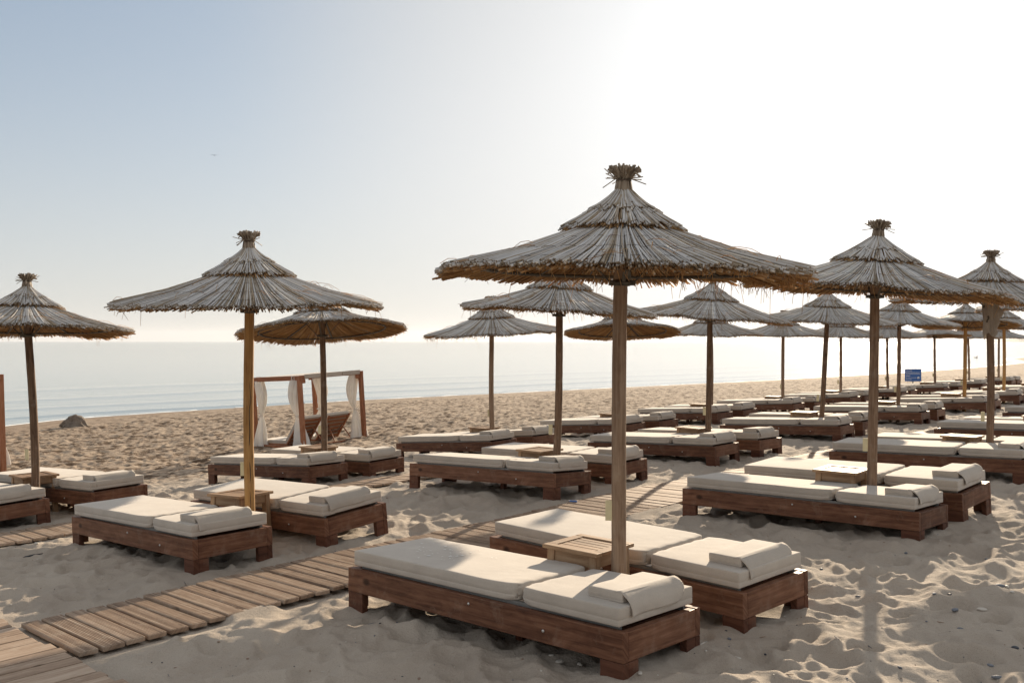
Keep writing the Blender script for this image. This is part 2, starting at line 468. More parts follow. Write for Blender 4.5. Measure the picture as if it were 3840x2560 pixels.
def relief(x, y):
    e1 = smooth01(np.minimum.reduce([x - T1[0], T1[1] - x, y - T1[2], T1[3] - y]) / .6)
    e2 = smooth01(np.minimum.reduce([x - T2[0], T2[1] - x, y - T2[2] + 3, T2[3] - y]) / 4)
    h = sample(H1, T1[0], T1[2], T1[4], x, y) * e1 + sample(H2, T2[0], T2[2], T2[4], x, y) * (1 - e1) * e2
    u, v = uv_of(x, y)
    # wet strip by the water is smooth
    vs = 38 + shore_shift(u)
    h = h * (1 - .93 * smooth01((v - (vs - 5.5)) / 1.6))
    # sand pressed flat below the boardwalks
    for va, vb, ua, ub in WALKS:
        d = np.maximum.reduce([va - v, v - vb, ua - u, u - ub])
        k = smooth01(1 - d / .22)
        drift = smooth01((vnoise(u * 2.1 + va, v * 3.3, 71) - .56) / .2) * .046 * np.exp(-((d + .03) / .09) ** 2)
        h = h * (1 - k) + (-.024) * k + drift
    d = np.maximum(u - 1.88, v - 5.86); k = smooth01(1 - d / .2)
    h = h * (1 - k) + (-.022) * k
    return h
def feet():
    out = []
    for k, (x, y, th, z0, tl, tw) in FITS.items():
        c, s = math.cos(R(th)), math.sin(R(th))
        for a, b in ((-.07, .05), (-1.93, .05), (-.07, .58), (-1.93, .58)): out.append((x + a * c - b * s, y + a * s + b * c, .15, .022))
    for r in ROWS.values():
        for p in r[:4]: out.append((p[0], p[1], .13, .03))
    return out
FEET = feet()
def land(x, y):
    x = np.asarray(x, float); y = np.asarray(y, float)
    h = relief(x, y)
    for a, b, r, k in FEET:
        m = (np.abs(x - a) < .5) & (np.abs(y - b) < .5)
        if m.any():
            d2 = (x[m] - a) ** 2 + (y[m] - b) ** 2
            w = np.exp(-d2 / (r * r * 1.6))
            h[m] = h[m] * (1 - .8 * w) + k * np.exp(-d2 / (r * r)) * .8
    return ground(x, y) + h
def gz(x, y): return float(ground(x, y))
def lz(x, y): return float(land(np.array([x]), np.array([y]))[0])

# sand sheet: polar grid around the viewpoint, dense where the photo looks
def build_ground():
    a1 = np.linspace(-33.5, 33.5, 880)
    a2 = np.linspace(33.5, 326.5, 90)[1:-1]
    ang = np.radians(np.concatenate([a1, a2]))
    rr = [1.2]
    while rr[-1] < 70: rr.append(rr[-1] + max(.012 if rr[-1] > 3 else .08, rr[-1] * .0042))
    while rr[-1] < 9000: rr.append(rr[-1] * 1.03)
    rr = np.array(rr)
    na, nr = len(ang), len(rr)
    A, RR = np.meshgrid(ang, rr)
    X = RR * np.sin(A); Y = RR * np.cos(A)
    Z = land(X, Y)
    V = np.stack([X, Y, Z], -1).reshape(-1, 3)
    V = np.vstack([V, [[0, 0, float(ground(0, 0))]]])
    i = np.arange(nr - 1)[:, None] * na; j = np.arange(na)[None, :]; j2 = (j + 1) % na
    q = np.stack([i + j, i + na + j, i + na + j2, i + j2], -1).reshape(-1, 4)[:, ::-1]
    tri = np.stack([np.full(na, nr * na), (np.arange(na) + 1) % na, np.arange(na)], -1)
    loops = np.concatenate([q.ravel(), tri.ravel()]); tot = np.concatenate([np.full(len(q), 4), np.full(na, 3)])
    return V, loops, tot

def sand_material():
    m, nt, b = mat('beach_sand', .95); L = nt.links.new
    geo = N(nt, 'ShaderNodeNewGeometry')
    P = geo.outputs['Position']
    sx = N(nt, 'ShaderNodeSeparateXYZ'); L(P, sx.inputs[0])
    dt = N(nt, 'ShaderNodeVectorMath', operation='DOT_PRODUCT'); L(P, dt.inputs[0]); dt.inputs[1].default_value = (-TY, TX, 0)
    n1 = N(nt, 'ShaderNodeTexNoise', Scale=1.3, Detail=5.0, Roughness=.6); L(P, n1.inputs[0])
    n2 = N(nt, 'ShaderNodeTexNoise', Scale=2.6, Detail=6.0, Roughness=.75); L(P, n2.inputs[0])
    n3 = N(nt, 'ShaderNodeTexNoise', Scale=260.0, Detail=3.0, Roughness=.8); L(P, n3.inputs[0])
    r1 = ramp(nt, [(.3, (.37, .312, .255)), (.7, (.46, .398, .33))]); L(n1.outputs[0], r1.inputs[0])
    r3 = ramp(nt, [(.30, (.45, .43, .42)), (.46, (.95, .95, .95)), (.78, (1.0, .99, .97))]); L(n3.outputs[0], r3.inputs[0])
    col = mixc(nt, .8, r1.outputs[0], r3.outputs[0], 'MULTIPLY')
    # brown weed and coarse grit in the band between the loungers and the water
    band = N(nt, 'ShaderNodeMapRange', interpolation_type='SMOOTHSTEP'); L(dt.outputs['Value'], band.inputs[0])
    band.inputs[1].default_value = 10; band.inputs[2].default_value = 19
    gr = N(nt, 'ShaderNodeMapRange'); L(n2.outputs[0], gr.inputs[0]); gr.inputs[1].default_value = .485; gr.inputs[2].default_value = .55
    mm = N(nt, 'ShaderNodeMath', operation='MULTIPLY'); L(band.outputs[0], mm.inputs[0]); L(gr.outputs[0], mm.inputs[1])
    col = mixc(nt, mm.outputs[0], col, (.11, .075, .048))
    wb = N(nt, 'ShaderNodeMath', operation='MULTIPLY'); L(band.outputs[0], wb.inputs[0]); wb.inputs[1].default_value = .75
    col = mixc(nt, wb.outputs[0], col, mixc(nt, 1.0, col, (.80, .69, .58), 'MULTIPLY'))
    # damp strip near the water level
    wz = N(nt, 'ShaderNodeMapRange', interpolation_type='SMOOTHSTEP'); L(sx.outputs['Z'], wz.inputs[0])
    wz.inputs[1].default_value = SEA_Z + .10; wz.inputs[2].default_value = SEA_Z - .005; wz.inputs[3].default_value = 0; wz.inputs[4].default_value = 1
    col = mixc(nt, wz.outputs[0], col, (.27, .19, .125))
    L(col, b.inputs['Base Color'])
    rg = N(nt, 'ShaderNodeMapRange'); L(wz.outputs[0], rg.inputs[0]); rg.inputs[3].default_value = .95; rg.inputs[4].default_value = .55
    L(rg.outputs[0], b.inputs['Roughness'])
    b.inputs['Specular IOR Level'].default_value = .2
    bp = N(nt, 'ShaderNodeBump', Strength=.55, Distance=.004); L(n3.outputs[0], bp.inputs['Height'])
    n4 = N(nt, 'ShaderNodeTexNoise', Scale=45.0, Detail=5.0, Roughness=.7); L(P, n4.inputs[0])
    bp2 = N(nt, 'ShaderNodeBump', Strength=.7, Distance=.014); L(n4.outputs[0], bp2.inputs['Height']); L(bp.outputs[0], bp2.inputs['Normal'])
    L(bp2.outputs[0], b.inputs['Normal'])
    return m
M_sand = sand_material()
V, lo, to = build_ground()
g_ob = link('ground', np_mesh('ground', V, lo, to, [M_sand]))
tag(g_ob, 'trampled pale beach sand with hollows and footprints', kind='structure')
del V, lo, to

# ------------------------------------------------------------------ sea
def sea_material():
    m, nt, b = mat('sea_water', .12); L = nt.links.new
    geo = N(nt, 'ShaderNodeNewGeometry'); P = geo.outputs['Position']
    b.inputs['Base Color'].default_value = (.27, .31, .31, 1)
    b.inputs['IOR'].default_value = 1.333
    b.inputs['Roughness'].default_value = .09
    mp = N(nt, 'ShaderNodeMapping'); L(P, mp.inputs[0])
    mp.inputs['Rotation'].default_value = (0, 0, -math.atan2(TY, TX))
    mp.inputs['Scale'].default_value = (.35, 1.5, 1)
    n1 = N(nt, 'ShaderNodeTexNoise', Scale=1.0, Detail=5.0, Roughness=.6); L(mp.outputs[0], n1.inputs[0])
    mp2 = N(nt, 'ShaderNodeMapping'); L(P, mp2.inputs[0]); mp2.inputs['Scale'].default_value = (2.2, 5.5, 1)
    n2 = N(nt, 'ShaderNodeTexNoise', Scale=1.0, Detail=4.0, Roughness=.6); L(mp2.outputs[0], n2.inputs[0])
    b1 = N(nt, 'ShaderNodeBump', Strength=.30, Distance=.05); L(n1.outputs[0], b1.inputs['Height'])
    b2 = N(nt, 'ShaderNodeBump', Strength=.22, Distance=.012); L(n2.outputs[0], b2.inputs['Height']); L(b1.outputs[0], b2.inputs['Normal'])
    L(b2.outputs[0], b.inputs['Normal'])
    return m
def build_sea():
    ang = np.radians(np.concatenate([np.linspace(-34, 34, 420), np.linspace(34, 326, 60)[1:-1]]))
    rr = [12.0]
    while rr[-1] < 150: rr.append(rr[-1] * 1.0045)
    while rr[-1] < 14000: rr.append(rr[-1] * 1.06)
    rr = np.array(rr); na, nr = len(ang), len(rr)
    A, RR = np.meshgrid(ang, rr); X = RR * np.sin(A); Y = RR * np.cos(A)
    u, v = uv_of(X, Y)
    s = v - (38 + shore_shift(u)); ph = (vnoise(u * .12, v * .05, 21) - .5) * 5
    amp = .085 * np.exp(-np.maximum(s, 0) / 9.0) * smooth01((s + 1) / 3) + .006
    amp = amp * np.exp(-RR / 260)
    wv = lambda c, wd, a, sd: a * np.exp(-((s + ph * .35 - c) / wd) ** 2) * np.clip(.25 + 1.3 * vnoise(u * .11, v * .08, sd), 0, 1.3)
    Z = SEA_Z + (wv(2.0, .55, .085, 33) + wv(6.8, .8, .085, 34) + wv(13.5, 1.2, .07, 35) + wv(23, 1.8, .05, 36)) * np.exp(-RR / 160) * (s > -3)
    Z += (.016 * (vnoise(u * .8, v * 2.3, 8) - .5) + .010 * (vnoise(u * 2.1, v * 5.1, 9) - .5)) * np.exp(-RR / 110)
    Vv = np.stack([X, Y, Z], -1).reshape(-1, 3)
    i = np.arange(nr - 1)[:, None] * na; j = np.arange(na)[None, :]; j2 = (j + 1) % na
    q = np.stack([i + j, i + na + j, i + na + j2, i + j2], -1).reshape(-1, 4)[:, ::-1]
    return Vv, q.ravel(), np.full(len(q), 4)
M_sea = sea_material()
V, lo, to = build_sea()
s_ob = link('sea', np_mesh('sea', V, lo, to, [M_sea]))
tag(s_ob, 'calm pale sea with small ripples near the shore', kind='structure')

def foam():
    rs = random.Random(9); us = np.arange(2, 95, .22); vs_ = np.linspace(30, 46, 1600)
    bm = bmesh.new(); prev = None
    for k, u in enumerate(us):
        x, y = xy_of(u, vs_); g = base_h(x, y); q = int(np.argmax(g < SEA_Z + .004))
        on = float(vnoise(np.array(u * .55), np.array(3.3), 77)) > .30
        if not on: prev = None; continue
        w = .05 + .30 * float(vnoise(np.array(u * 1.3), np.array(1.1), 78)) ** 2
        a = vs_[q] - .05 + .25 * (float(vnoise(np.array(u * .9), np.array(5.1), 79)) - .5)
        row = [bm.verts.new((*xy_of(u, a + w * t), SEA_Z + .014 + .016 * math.sin(math.pi * t) + .03 * (t > .4) * (1 - t))) for t in (0, .3, .7, 1)]
        if prev:
            for m_ in range(3): bm.faces.new([prev[m_], row[m_], row[m_ + 1], prev[m_ + 1]])
        prev = row
    me = bpy.data.meshes.new('foam'); bm.to_mesh(me); bm.free()
    me.materials.append(plain('sea_foam', (.72, .74, .74), .8, 0, .2, 3))
    tag(link('foam', me), 'thin broken line of foam at the edge of the sea', kind='stuff')
foam()

# hills on the far side of the bay
def hill(name, cx, cy, ln, dp, ht, ang, seed, label):
    nx, ny = 90, 24
    vs, fs = [], []
    for j in range(ny):
        for i in range(nx):
            a, c = i / (nx - 1), j / (ny - 1)
            e = min(1, a * 5) ** .8 * min(1, (1 - a) * 3)
            h = ht * e * math.sin(math.pi * c) * (.62 + .5 * float(vnoise(np.array(a * 7.), np.array(c * 2. + seed), seed)) + .14 * float(vnoise(np.array(a * 31.), np.array(c * 6.), seed + 1)))
            x, y = (a - .5) * ln, (c - .5) * dp
            vs.append((cx + x * math.cos(ang) - y * math.sin(ang), cy + x * math.sin(ang) + y * math.cos(ang), SEA_Z - 8 + h + (6 if h > 0 else 0)))
    for j in range(ny - 1):
        for i in range(nx - 1):
            fs.append((j * nx + i, j * nx + i + 1, (j + 1) * nx + i + 1, (j + 1) * nx + i))
    me = bpy.data.meshes.new(name); me.from_pydata(vs, [], fs)
    for p in me.polygons: p.use_smooth = True
    me.materials.append(M_hill)
    return tag(link(name, me), label, kind='structure')
M_hill = plain('scrubby_hillside', (.15, .17, .14), .95, 0, .35, .01)
hill('hill', 4750, 6500, 2400, 1200, 120, R(-25), 3, 'low hazy headland across the bay')
hill('hill', 6100, 9300, 2900, 900, 34, R(-8), 5, 'lower and more distant hazy coast across the bay')
# ------------------------------------------------------------------ thatched parasol
def tubes(P, Rad, sides, cap=True):
    """P (n,k,3) centre lines, Rad (n,k) radii -> verts, loops, totals, is_cap"""
    n, k, _ = P.shape
    T = np.gradient(P, axis=1); T /= np.linalg.norm(T, axis=2, keepdims=True) + 1e-9
    up = np.zeros_like(T); up[..., 2] = 1
    S = np.cross(T, up); ln = np.linalg.norm(S, axis=2, keepdims=True)
    S = np.where(ln < .05, np.array([1., 0, 0]), S / (ln + 1e-9))
    U = np.cross(S, T)
    an = np.linspace(0, 2 * math.pi, sides, endpoint=False)
    V = P[:, :, None, :] + Rad[:, :, None, None] * (S[:, :, None, :] * np.cos(an)[None, None, :, None] + U[:, :, None, :] * np.sin(an)[None, None, :, None])
    V = V.reshape(-1, 3)
    b = (np.arange(n) * k * sides)[:, None, None]; r = (np.arange(k - 1) * sides)[None, :, None]; s = np.arange(sides)[None, None, :]; s2 = (s + 1) % sides
    q = np.stack([b + r + s, b + r + s2, b + r + sides + s2, b + r + sides + s], -1).reshape(-1, 4)
    loops = [q.ravel()]; tot = [np.full(len(q), 4)]; capf = [np.zeros(len(q), bool)]
    if cap:
        c = (np.arange(n) * k * sides + (k - 1) * sides)[:, None] + np.arange(sides)[None, :]
        loops.append(c.ravel()); tot.append(np.full(n, sides)); capf.append(np.ones(n, bool))
    return V, np.concatenate(loops), np.concatenate(tot), np.concatenate(capf)

def join_tubes(name, parts, mats, end_slot=None):
    Vs, Ls, Ts, Ms = [], [], [], []; off = 0
    for (P, Rad, sides, slot) in parts:
        V, l, t, c = tubes(P, Rad, sides)
        Vs.append(V); Ls.append(l + off); Ts.append(t)
        mi = np.full(len(t), slot)
        if end_slot is not None: mi[c] = end_slot
        Ms.append(mi); off += len(V)
    return np_mesh(name, np.vstack(Vs), np.concatenate(Ls), np.concatenate(Ts), mats, np.concatenate(Ms))

RIM = 1.885
def reed_layer(rg, n, r0, z0, r1, z1, rad, sag=.0, skew=.05, dz=.004, dr=.02, k=3, lump=0):
    a = (np.arange(n) + rg.uniform(-.6, .6, n)) * 2 * math.pi / n
    a2 = a + rg.normal(0, skew, n) * .5
    re = r1 + rg.normal(0, dr, n); rs = r0 * rg.uniform(.9, 1.15, n)
    t = np.linspace(0, 1, k)[None, :]
    ang = a[:, None] * t + (a2)[:, None] * (1 - t)
    r = rs[:, None] + (re - rs)[:, None] * t
    z = z0 + (z1 - z0) * (r - r0) / (r1 - r0) - sag * np.sin(math.pi * t) + rg.normal(0, dz, n)[:, None]
    if lump: z = z + lump * (vnoise(np.cos(a) * 4 + 9, np.sin(a) * 4 + 9, 4) - .5)[:, None] * t
    P = np.stack([r * np.cos(ang), r * np.sin(ang), z], -1)
    Rad = rad * rg.uniform(.7, 1.25, n)[:, None] * np.linspace(.75, 1, k)[None, :]
    return P, Rad

def canopy_meshes(seed, fringe):
    rg = np.random.default_rng(seed)
    parts = []
    for n, dzz, rad, dr in ((760, .003, .0050, .012), (640, -.008, .0052, .016)):
        P, Ra = reed_layer(rg, n, .27, RIM + .222 + dzz, 1.055, RIM + dzz, rad, sag=.018, dr=dr, dz=.005, lump=.045)
        parts.append((P, Ra, 5, 0))
    P, Ra = reed_layer(rg, 600, .25, RIM + .200, 1.034, RIM - .016, .0052, sag=.018, dr=.02, dz=.005, lump=.045)
    parts.append((P, Ra, 5, 1))
    P, Ra = reed_layer(rg, 640, .10, RIM + .235, 1.018, RIM - .024, .0048, sag=.014, dr=.028, dz=.006, skew=.09, lump=.045)
    parts.append((P, Ra, 5, 1))
    # stragglers lying loose on top
    n = 90
    a = rg.uniform(0, 2 * math.pi, n); r = rg.uniform(.45, 1.03, n); ln = rg.uniform(.08, .26, n); d = a + rg.normal(0, .5, n)
    t = np.linspace(0, 1, 4)[None, :]
    lift = (rg.uniform(.0, 1, n) ** 3 * .05)[:, None]
    rx = r[:, None] * np.cos(a)[:, None] + (t - .5) * ln[:, None] * np.cos(d)[:, None]
    ry = r[:, None] * np.sin(a)[:, None] + (t - .5) * ln[:, None] * np.sin(d)[:, None]
    rr_ = np.sqrt(rx ** 2 + ry ** 2)
    rz_ = RIM + .002 + .222 * (1.055 - np.minimum(rr_, 1.06)) / .785 - .016 * np.sin(math.pi * np.clip((rr_ - .27) / .785, 0, 1)) + lift * np.sin(t * 2.6)
    parts.append((np.stack([rx, ry, rz_], -1), np.full((n, 4), .0018), 3, 1))
    # hanging blades below the rim
    n = fringe
    a = rg.uniform(0, 2 * math.pi, n) if fringe < 150 else rg.normal(-.6, 1.3, n)
    r = rg.uniform(.9, 1.05, n); ln = rg.gamma(2.0, .022, n) + .02
    t = np.linspace(0, 1, 3)[None, :]
    hx = r[:, None] * np.cos(a)[:, None] + rg.normal(0, .025, n)[:, None] * t
    hy = r[:, None] * np.sin(a)[:, None] + rg.normal(0, .025, n)[:, None] * t
    hz = RIM - .02 + .25 * (1.05 - r)[:, None] - ln[:, None] * t
    parts.append((np.stack([hx, hy, hz], -1), np.linspace(.0022, .0012, 3)[None, :] * np.ones((n, 1)), 3, 1))
    lower = join_tubes('canopy', parts, [M_reed_top, M_reed_under, M_reed_end], 2)
    # upper tiers
    parts = []
    P, Ra = reed_layer(rg, 300, .055, RIM + .412, .350, RIM + .232, .0052, sag=.010, dr=.014, dz=.005, skew=.12, k=5)
    parts.append((P, Ra, 5, 0))
    P, Ra = reed_layer(rg, 260, .055, RIM + .392, .345, RIM + .214, .0052, sag=.010, dr=.018, dz=.005, skew=.12, k=5)
    parts.append((P, Ra, 5, 1))
    P, Ra = reed_layer(rg, 230, .045, RIM + .430, .205, RIM + .322, .0052, sag=.012, dr=.018, dz=.004, skew=.16, k=5)
    parts.append((P, Ra, 5, 0))
    n = 14
    a = rg.uniform(0, 2 * math.pi, n); r = rg.uniform(.12, .34, n); d = a + rg.normal(0, .9, n); ln = rg.uniform(.05, .15, n)
    t = np.linspace(0, 1, 3)[None, :]
    rx = r[:, None] * np.cos(a)[:, None] + (t - .4) * ln[:, None] * np.cos(d)[:, None]; ry = r[:, None] * np.sin(a)[:, None] + (t - .4) * ln[:, None] * np.sin(d)[:, None]
    zz = RIM + .222 + .18 * (.35 - np.minimum(np.sqrt(rx ** 2 + ry ** 2), .355)) / .295 + t * .004
    parts.append((np.stack([rx, ry, zz], -1), np.full((n, 3), .003), 4, 0))
    upper = join_tubes('upper_tier', parts, [M_reed_top, M_reed_under, M_reed_end], 2)
    # tuft
    n = 170
    a = rg.uniform(0, 2 * math.pi, n); q = np.sqrt(rg.uniform(0, 1, n)); fl = rg.uniform(.3, 1.0, n) ** .7
    t = np.array([0, .3, .52, .66, .84, 1.0])
    prof_r = np.array([.052, .047, .041, .042, .068, .098]); prof_z = np.array([.405, .445, .478, .498, .528, .545])
    r = (prof_r[None, :] * (1 + 0 * q[:, None])) * q[:, None] ** .35
    r[:, 4:] = r[:, 4:] * (.55 + .5 * fl[:, None])
    z = RIM + prof_z[None, :] + np.zeros((n, 1))
    z[:, 5] += (1 - q) * .02 + rg.normal(0, .006, n) - (fl > .95) * rg.uniform(0, .05, n)
    an = a[:, None] + rg.normal(0, .10, n)[:, None] * t[None, :]
    parts = [(np.stack([r * np.cos(an), r * np.sin(an), z], -1), np.full((n, 6), .0052) * rg.uniform(.7, 1.3, n)[:, None], 5, 0)]
    n = 14
    a = rg.uniform(0, 2 * math.pi, n); t = np.linspace(0, 1, 3)[None, :]; ln = rg.uniform(.05, .09, n)[:, None]
    r = .045 + t * ln; z = RIM + .497 + t * rg.normal(-.002, .03, n)[:, None]
    parts.append((np.stack([r * np.cos(a)[:, None], r * np.sin(a)[:, None], z], -1), np.full((n, 3), .0028), 4, 0))
    tuft = join_tubes('tuft', parts, [M_reed_tuft, M_reed_under, M_reed_end], 2)
    return lower, upper, tuft
M_reed_tuft = reed('tuft_reed', [(.0, (.10, .07, .045)), (.3, (.21, .155, .105)), (.6, (.34, .27, .20)), (1, (.47, .40, .32))], .10)

def ring(mb, r, z, rad, n=36, sides=6, mi=0):
    vs = []
    for i in range(n):
        a = 2 * math.pi * i / n; row = []
        for k in range(sides):
            b = 2 * math.pi * k / sides
            row.append(mb.bm.verts.new(((r + rad * math.cos(b)) * math.cos(a), (r + rad * math.cos(b)) * math.sin(a), z + rad * math.sin(b))))
        vs.append(row)
    for i in range(n):
        for k in range(sides):
            f = mb.bm.faces.new([vs[i][k], vs[(i + 1) % n][k], vs[(i + 1) % n][(k + 1) % sides], vs[i][(k + 1) % sides]])
            f.smooth = True; f.material_index = mi

def pole_mesh(seed, kind):
    random.seed(seed)
    mb = MB(); n = 30
    pts, rads = [], []
    bx, by = random.uniform(-.012, .012), random.uniform(-.012, .012)
    ph = random.uniform(0, 6)
    for i in range(n + 1):
        t = i / n; z = -.35 + t * (RIM + .38 + .35)
        w = math.sin(math.pi * t)
        k = 0
        if kind == 'knotty': k = .007 * math.sin(z * 19 + ph) * (.5 + .5 * math.sin(z * 5))
        pts.append((bx * w * 2 + k * .4 + .004 * math.sin(z * 3.1 + ph), by * w * 2 + .004 * math.cos(z * 2.3 + ph), z))
        r = .0405 - .004 * t
        if kind == 'knotty': r = .036 + .005 * math.sin(z * 23 + ph * 2) * math.sin(z * 7.3)
        rads.append(r * random.uniform(.985, 1.015))
    mb.tube(pts, rads, 16, jitter=.012)
    return mb.mesh('pole', M_pole_new if kind == 'new' else M_pole)

def underframe():
    mb = MB(); ring(mb, .80, RIM + .008, .011, 48)
    hoop = mb.mesh('hoop', M_iron)
    ribs = []
    for k in range(8):
        mb = MB(); a = k * math.pi / 4 + .2; c, s = math.cos(a), math.sin(a)
        rot = Matrix.Rotation(a, 3, 'Z') @ Matrix.Rotation(math.atan2(.225, .78), 3, 'Y')
        mid = Vector((c * .46, s * .46, RIM + .225 - .265 * (.46 - .10) - .02))
        mb.box(mid, (.78, .020, .012), rot=rot, bevel=.002)
        ribs.append(mb.mesh('rib', M_iron))
    mb = MB()
    ring(mb, .046, RIM - .055, .006, 20)
    mb.tube([(0, 0, RIM - .072), (0, 0, RIM - .040)], [.044, .044], 16)
    for sx in (-1, 1):
        mb.box((sx * .056, 0, RIM - .055), (.030, .026, .028), bevel=.003)
    clamp = mb.mesh('clamp', M_iron)
    braces = []
    for k in range(4):
        a = k * math.pi / 2
        mb = MB(); c, s = math.cos(a), math.sin(a)
        p0 = Vector((c * .066, s * .066, RIM - .050)); p1 = Vector((c * .25, s * .25, RIM + .145))
        d = p1 - p0
        rot = d.to_track_quat('X', 'Z').to_matrix()
        mb.box((p0 + p1) / 2, (d.length, .018, .007), rot=rot, bevel=.001)
        braces.append(mb.mesh('brace', M_iron))
    mb = MB()
    ring(mb, .050, RIM + .424, .0035, 20); ring(mb, .043, RIM + .485, .003, 20)
    rope = mb.mesh('rope', M_rope)
    mb = MB()
    for r, w in ((.50, 0), (.72, 0), (.93, 0)):
        n = 120; pts = []
        for i in range(n + 1):
            a = 2 * math.pi * i / n
            pts.append((r * math.cos(a), r * math.sin(a), RIM + .222 * (1.055 - r) / .785 - .002 + .006 * math.sin(i * 2.1)))
        mb.tube(pts, .0012, 3, cap=False)
    wire = mb.mesh('binding_wire', M_rope)
    return hoop, ribs, clamp, braces, rope, wire
UF = underframe()
CAN = [canopy_meshes(101, 60), canopy_meshes(202, 110), canopy_meshes(303, 260)]
POLES = {('old', i): pole_mesh(40 + i, 'old') for i in range(3)}
POLES.update({('new', 0): pole_mesh(60, 'new'), ('knotty', 0): pole_mesh(61, 'knotty'), ('knotty', 1): pole_mesh(63, 'knotty')})
def tag_mesh():
    mb = MB(); mb.box((-.062, 0, .62), (.040, .004, .108), bevel=.001)
    return mb.mesh('tag_plate', M_tag)
TAGM = tag_mesh()

ORD = ['nearest', 'second', 'third', 'fourth', 'fifth', 'sixth', 'seventh', 'eighth', 'ninth', 'tenth', 'eleventh', 'twelfth']
ROWN = {0: 'landward row', 1: 'middle row', 2: 'seaward row'}
def where(row, i): return '%s in the %s' % (ORD[i], ROWN[row])

POLE_OF = {}
def parasol(row, i, label, kind, lean=(0, 0), tilt=(0, 0), var=0, rot=0, scale=1.0, zoff=0, has_tag=True, dia=1.0):
    x, y = ROWS[row][i]
    z = gz(x, y) + zoff
    root = empty('beach_parasol', Matrix.Translation((x, y, z)) @ Matrix.Rotation(lean[1], 4, 'X') @ Matrix.Rotation(lean[0], 4, 'Y'))
    tag(root, label, 'parasol', 'thatched parasols planted between the loungers')
    po = link('pole', POLES[kind], root, Matrix.Rotation(rot * 1.7, 4, 'Z') @ Matrix.Diagonal((1, 1, scale, 1)))
    piv = Vector((0, 0, RIM + .15))
    C = Matrix.Translation((0, 0, (scale - 1) * RIM)) @ Matrix.Translation(piv) @ Matrix.Rotation(tilt[1], 4, 'X') @ Matrix.Rotation(tilt[0], 4, 'Y') @ Matrix.Rotation(rot, 4, 'Z') @ Matrix.Diagonal((dia, dia, 1, 1)) @ Matrix.Translation(-piv)
    lo, up, tu = CAN[var]
    cn = link('canopy', lo, root, C)
    link('binding_wire', UF[5], cn)
    link('upper_tier', up, root, C)
    tf = link('tuft', tu, root, C)
    link('rope', UF[4], tf)
    link('hoop', UF[0], root, C)
    for rb in UF[1]: link('rib', rb, root, C)
    S = Matrix.Translation((0, 0, (scale - 1) * RIM))
    cl = link('clamp', UF[2], root, S)
    for b in UF[3]: link('brace', b, root, S)
    if has_tag: link('tag_plate', TAGM, root, Matrix.Rotation(-.15, 4, 'Z'))
    POLE_OF[(row, i)] = root
    return root

def crack_mesh():
    mb = MB(); pts, rd = [], []
    for i in range(26):
        t = i / 25; z = .25 + t * 1.05
        pts.append((.006 + .004 * math.sin(t * 9) + .004 * math.sin(t * 23), -.0375 + .0012 * math.sin(t * 5), z)); rd.append(.0032 * math.sin(math.pi * t) ** .6 + .0006)
    mb.tube(pts, rd, 6)
    return mb.mesh('crack', M_dark)
o3 = [('old', 0), ('old', 1), ('old', 2)]
K0, K1, NEW = ('knotty', 0), ('knotty', 1), ('new', 0)
parasol(0, 0, 'largest and closest thatched parasol, its thatch rising highest against the sky', o3[0], lean=(.005, 0), tilt=(0.014, 0.025), var=2, rot=.4, dia=0.92)
parasol(0, 1, 'big thatched parasol at right with bright sun glow on its pole', o3[1], lean=(.012, 0), tilt=(0.055, 0.045), var=1, rot=2.0, dia=0.97)
parasol(0, 2, 'thatched parasol at the right edge with a grey shirt hung on its pole', o3[2], lean=(.006, 0), tilt=(0.02, 0.05), var=0, rot=1.0, dia=0.94)
parasol(0, 3, 'thatched parasol half out of the frame behind the one with the hung shirt', o3[0], tilt=(0, .05), var=1, rot=3.0)
parasol(0, 4, 'farthest thatched parasol of the landward row, outside the right edge', o3[1], tilt=(0, .05), var=0, rot=4.1)
yellow_parasol = parasol(1, 0, 'thatched parasol on a smooth yellow pole with a long crack', NEW, lean=(-.004, 0), tilt=(0, 0.05), var=0, rot=.2, dia=0.955, scale=1.01)
link('crack', crack_mesh(), yellow_parasol)
parasol(1, 1, 'thatched parasol on a dark pole leaning right, behind the largest parasol', o3[1], lean=(.022, 0), tilt=(0.03, 0.03), var=1, rot=.9, dia=0.96)
parasol(1, 2, 'thatched parasol with ragged rim on a slim brown pole right of the largest parasol', o3[2], lean=(.016, 0), tilt=(0.05, 0.05), var=2, rot=1.8)
parasol(1, 3, 'thatched parasol on the pole that leans farthest to the right', o3[0], lean=(.062, 0), tilt=(-0.03, 0.07), var=0, rot=2.7)
parasol(1, 4, 'thatched parasol on a dark knotted pole just left of the blue sign', K0, lean=(.012, 0), tilt=(0.03, 0.05), var=1, rot=3.6)
parasol(1, 5, 'thatched parasol on an orange leaning pole right of the blue sign', NEW, lean=(.02, 0), tilt=(0.02, -0.07), var=0, rot=4.5)
parasol(1, 6, 'thatched parasol on an orange upright pole near the right edge', NEW, lean=(.004, 0), tilt=(0.03, 0.05), var=1, rot=5.4)
parasol(1, 7, 'farthest thatched parasol of the middle row, beyond the right edge', o3[2], tilt=(0, .05), var=0, rot=.3)
parasol(2, 0, 'thatched parasol cut by the left edge on a split grey pole', o3[2], lean=(-.042, 0), tilt=(0.03, -0.05), var=0, rot=1.3, dia=0.94, scale=.99)
parasol(2, 1, 'thatched parasol tipped to show its straw underside beside the curtained gazebo', o3[1], lean=(-.018, .01), tilt=(-.055, -.125), var=1, rot=2.2)
parasol(2, 2, 'thatched parasol with its tuft showing left of the dark leaning pole', o3[2], lean=(-.012, 0), tilt=(-0.04, 0.05), var=2, rot=3.1)
parasol(2, 3, 'thatched parasol tipped back behind the largest parasol pole', o3[0], tilt=(0, -.12), var=0, rot=4.0)
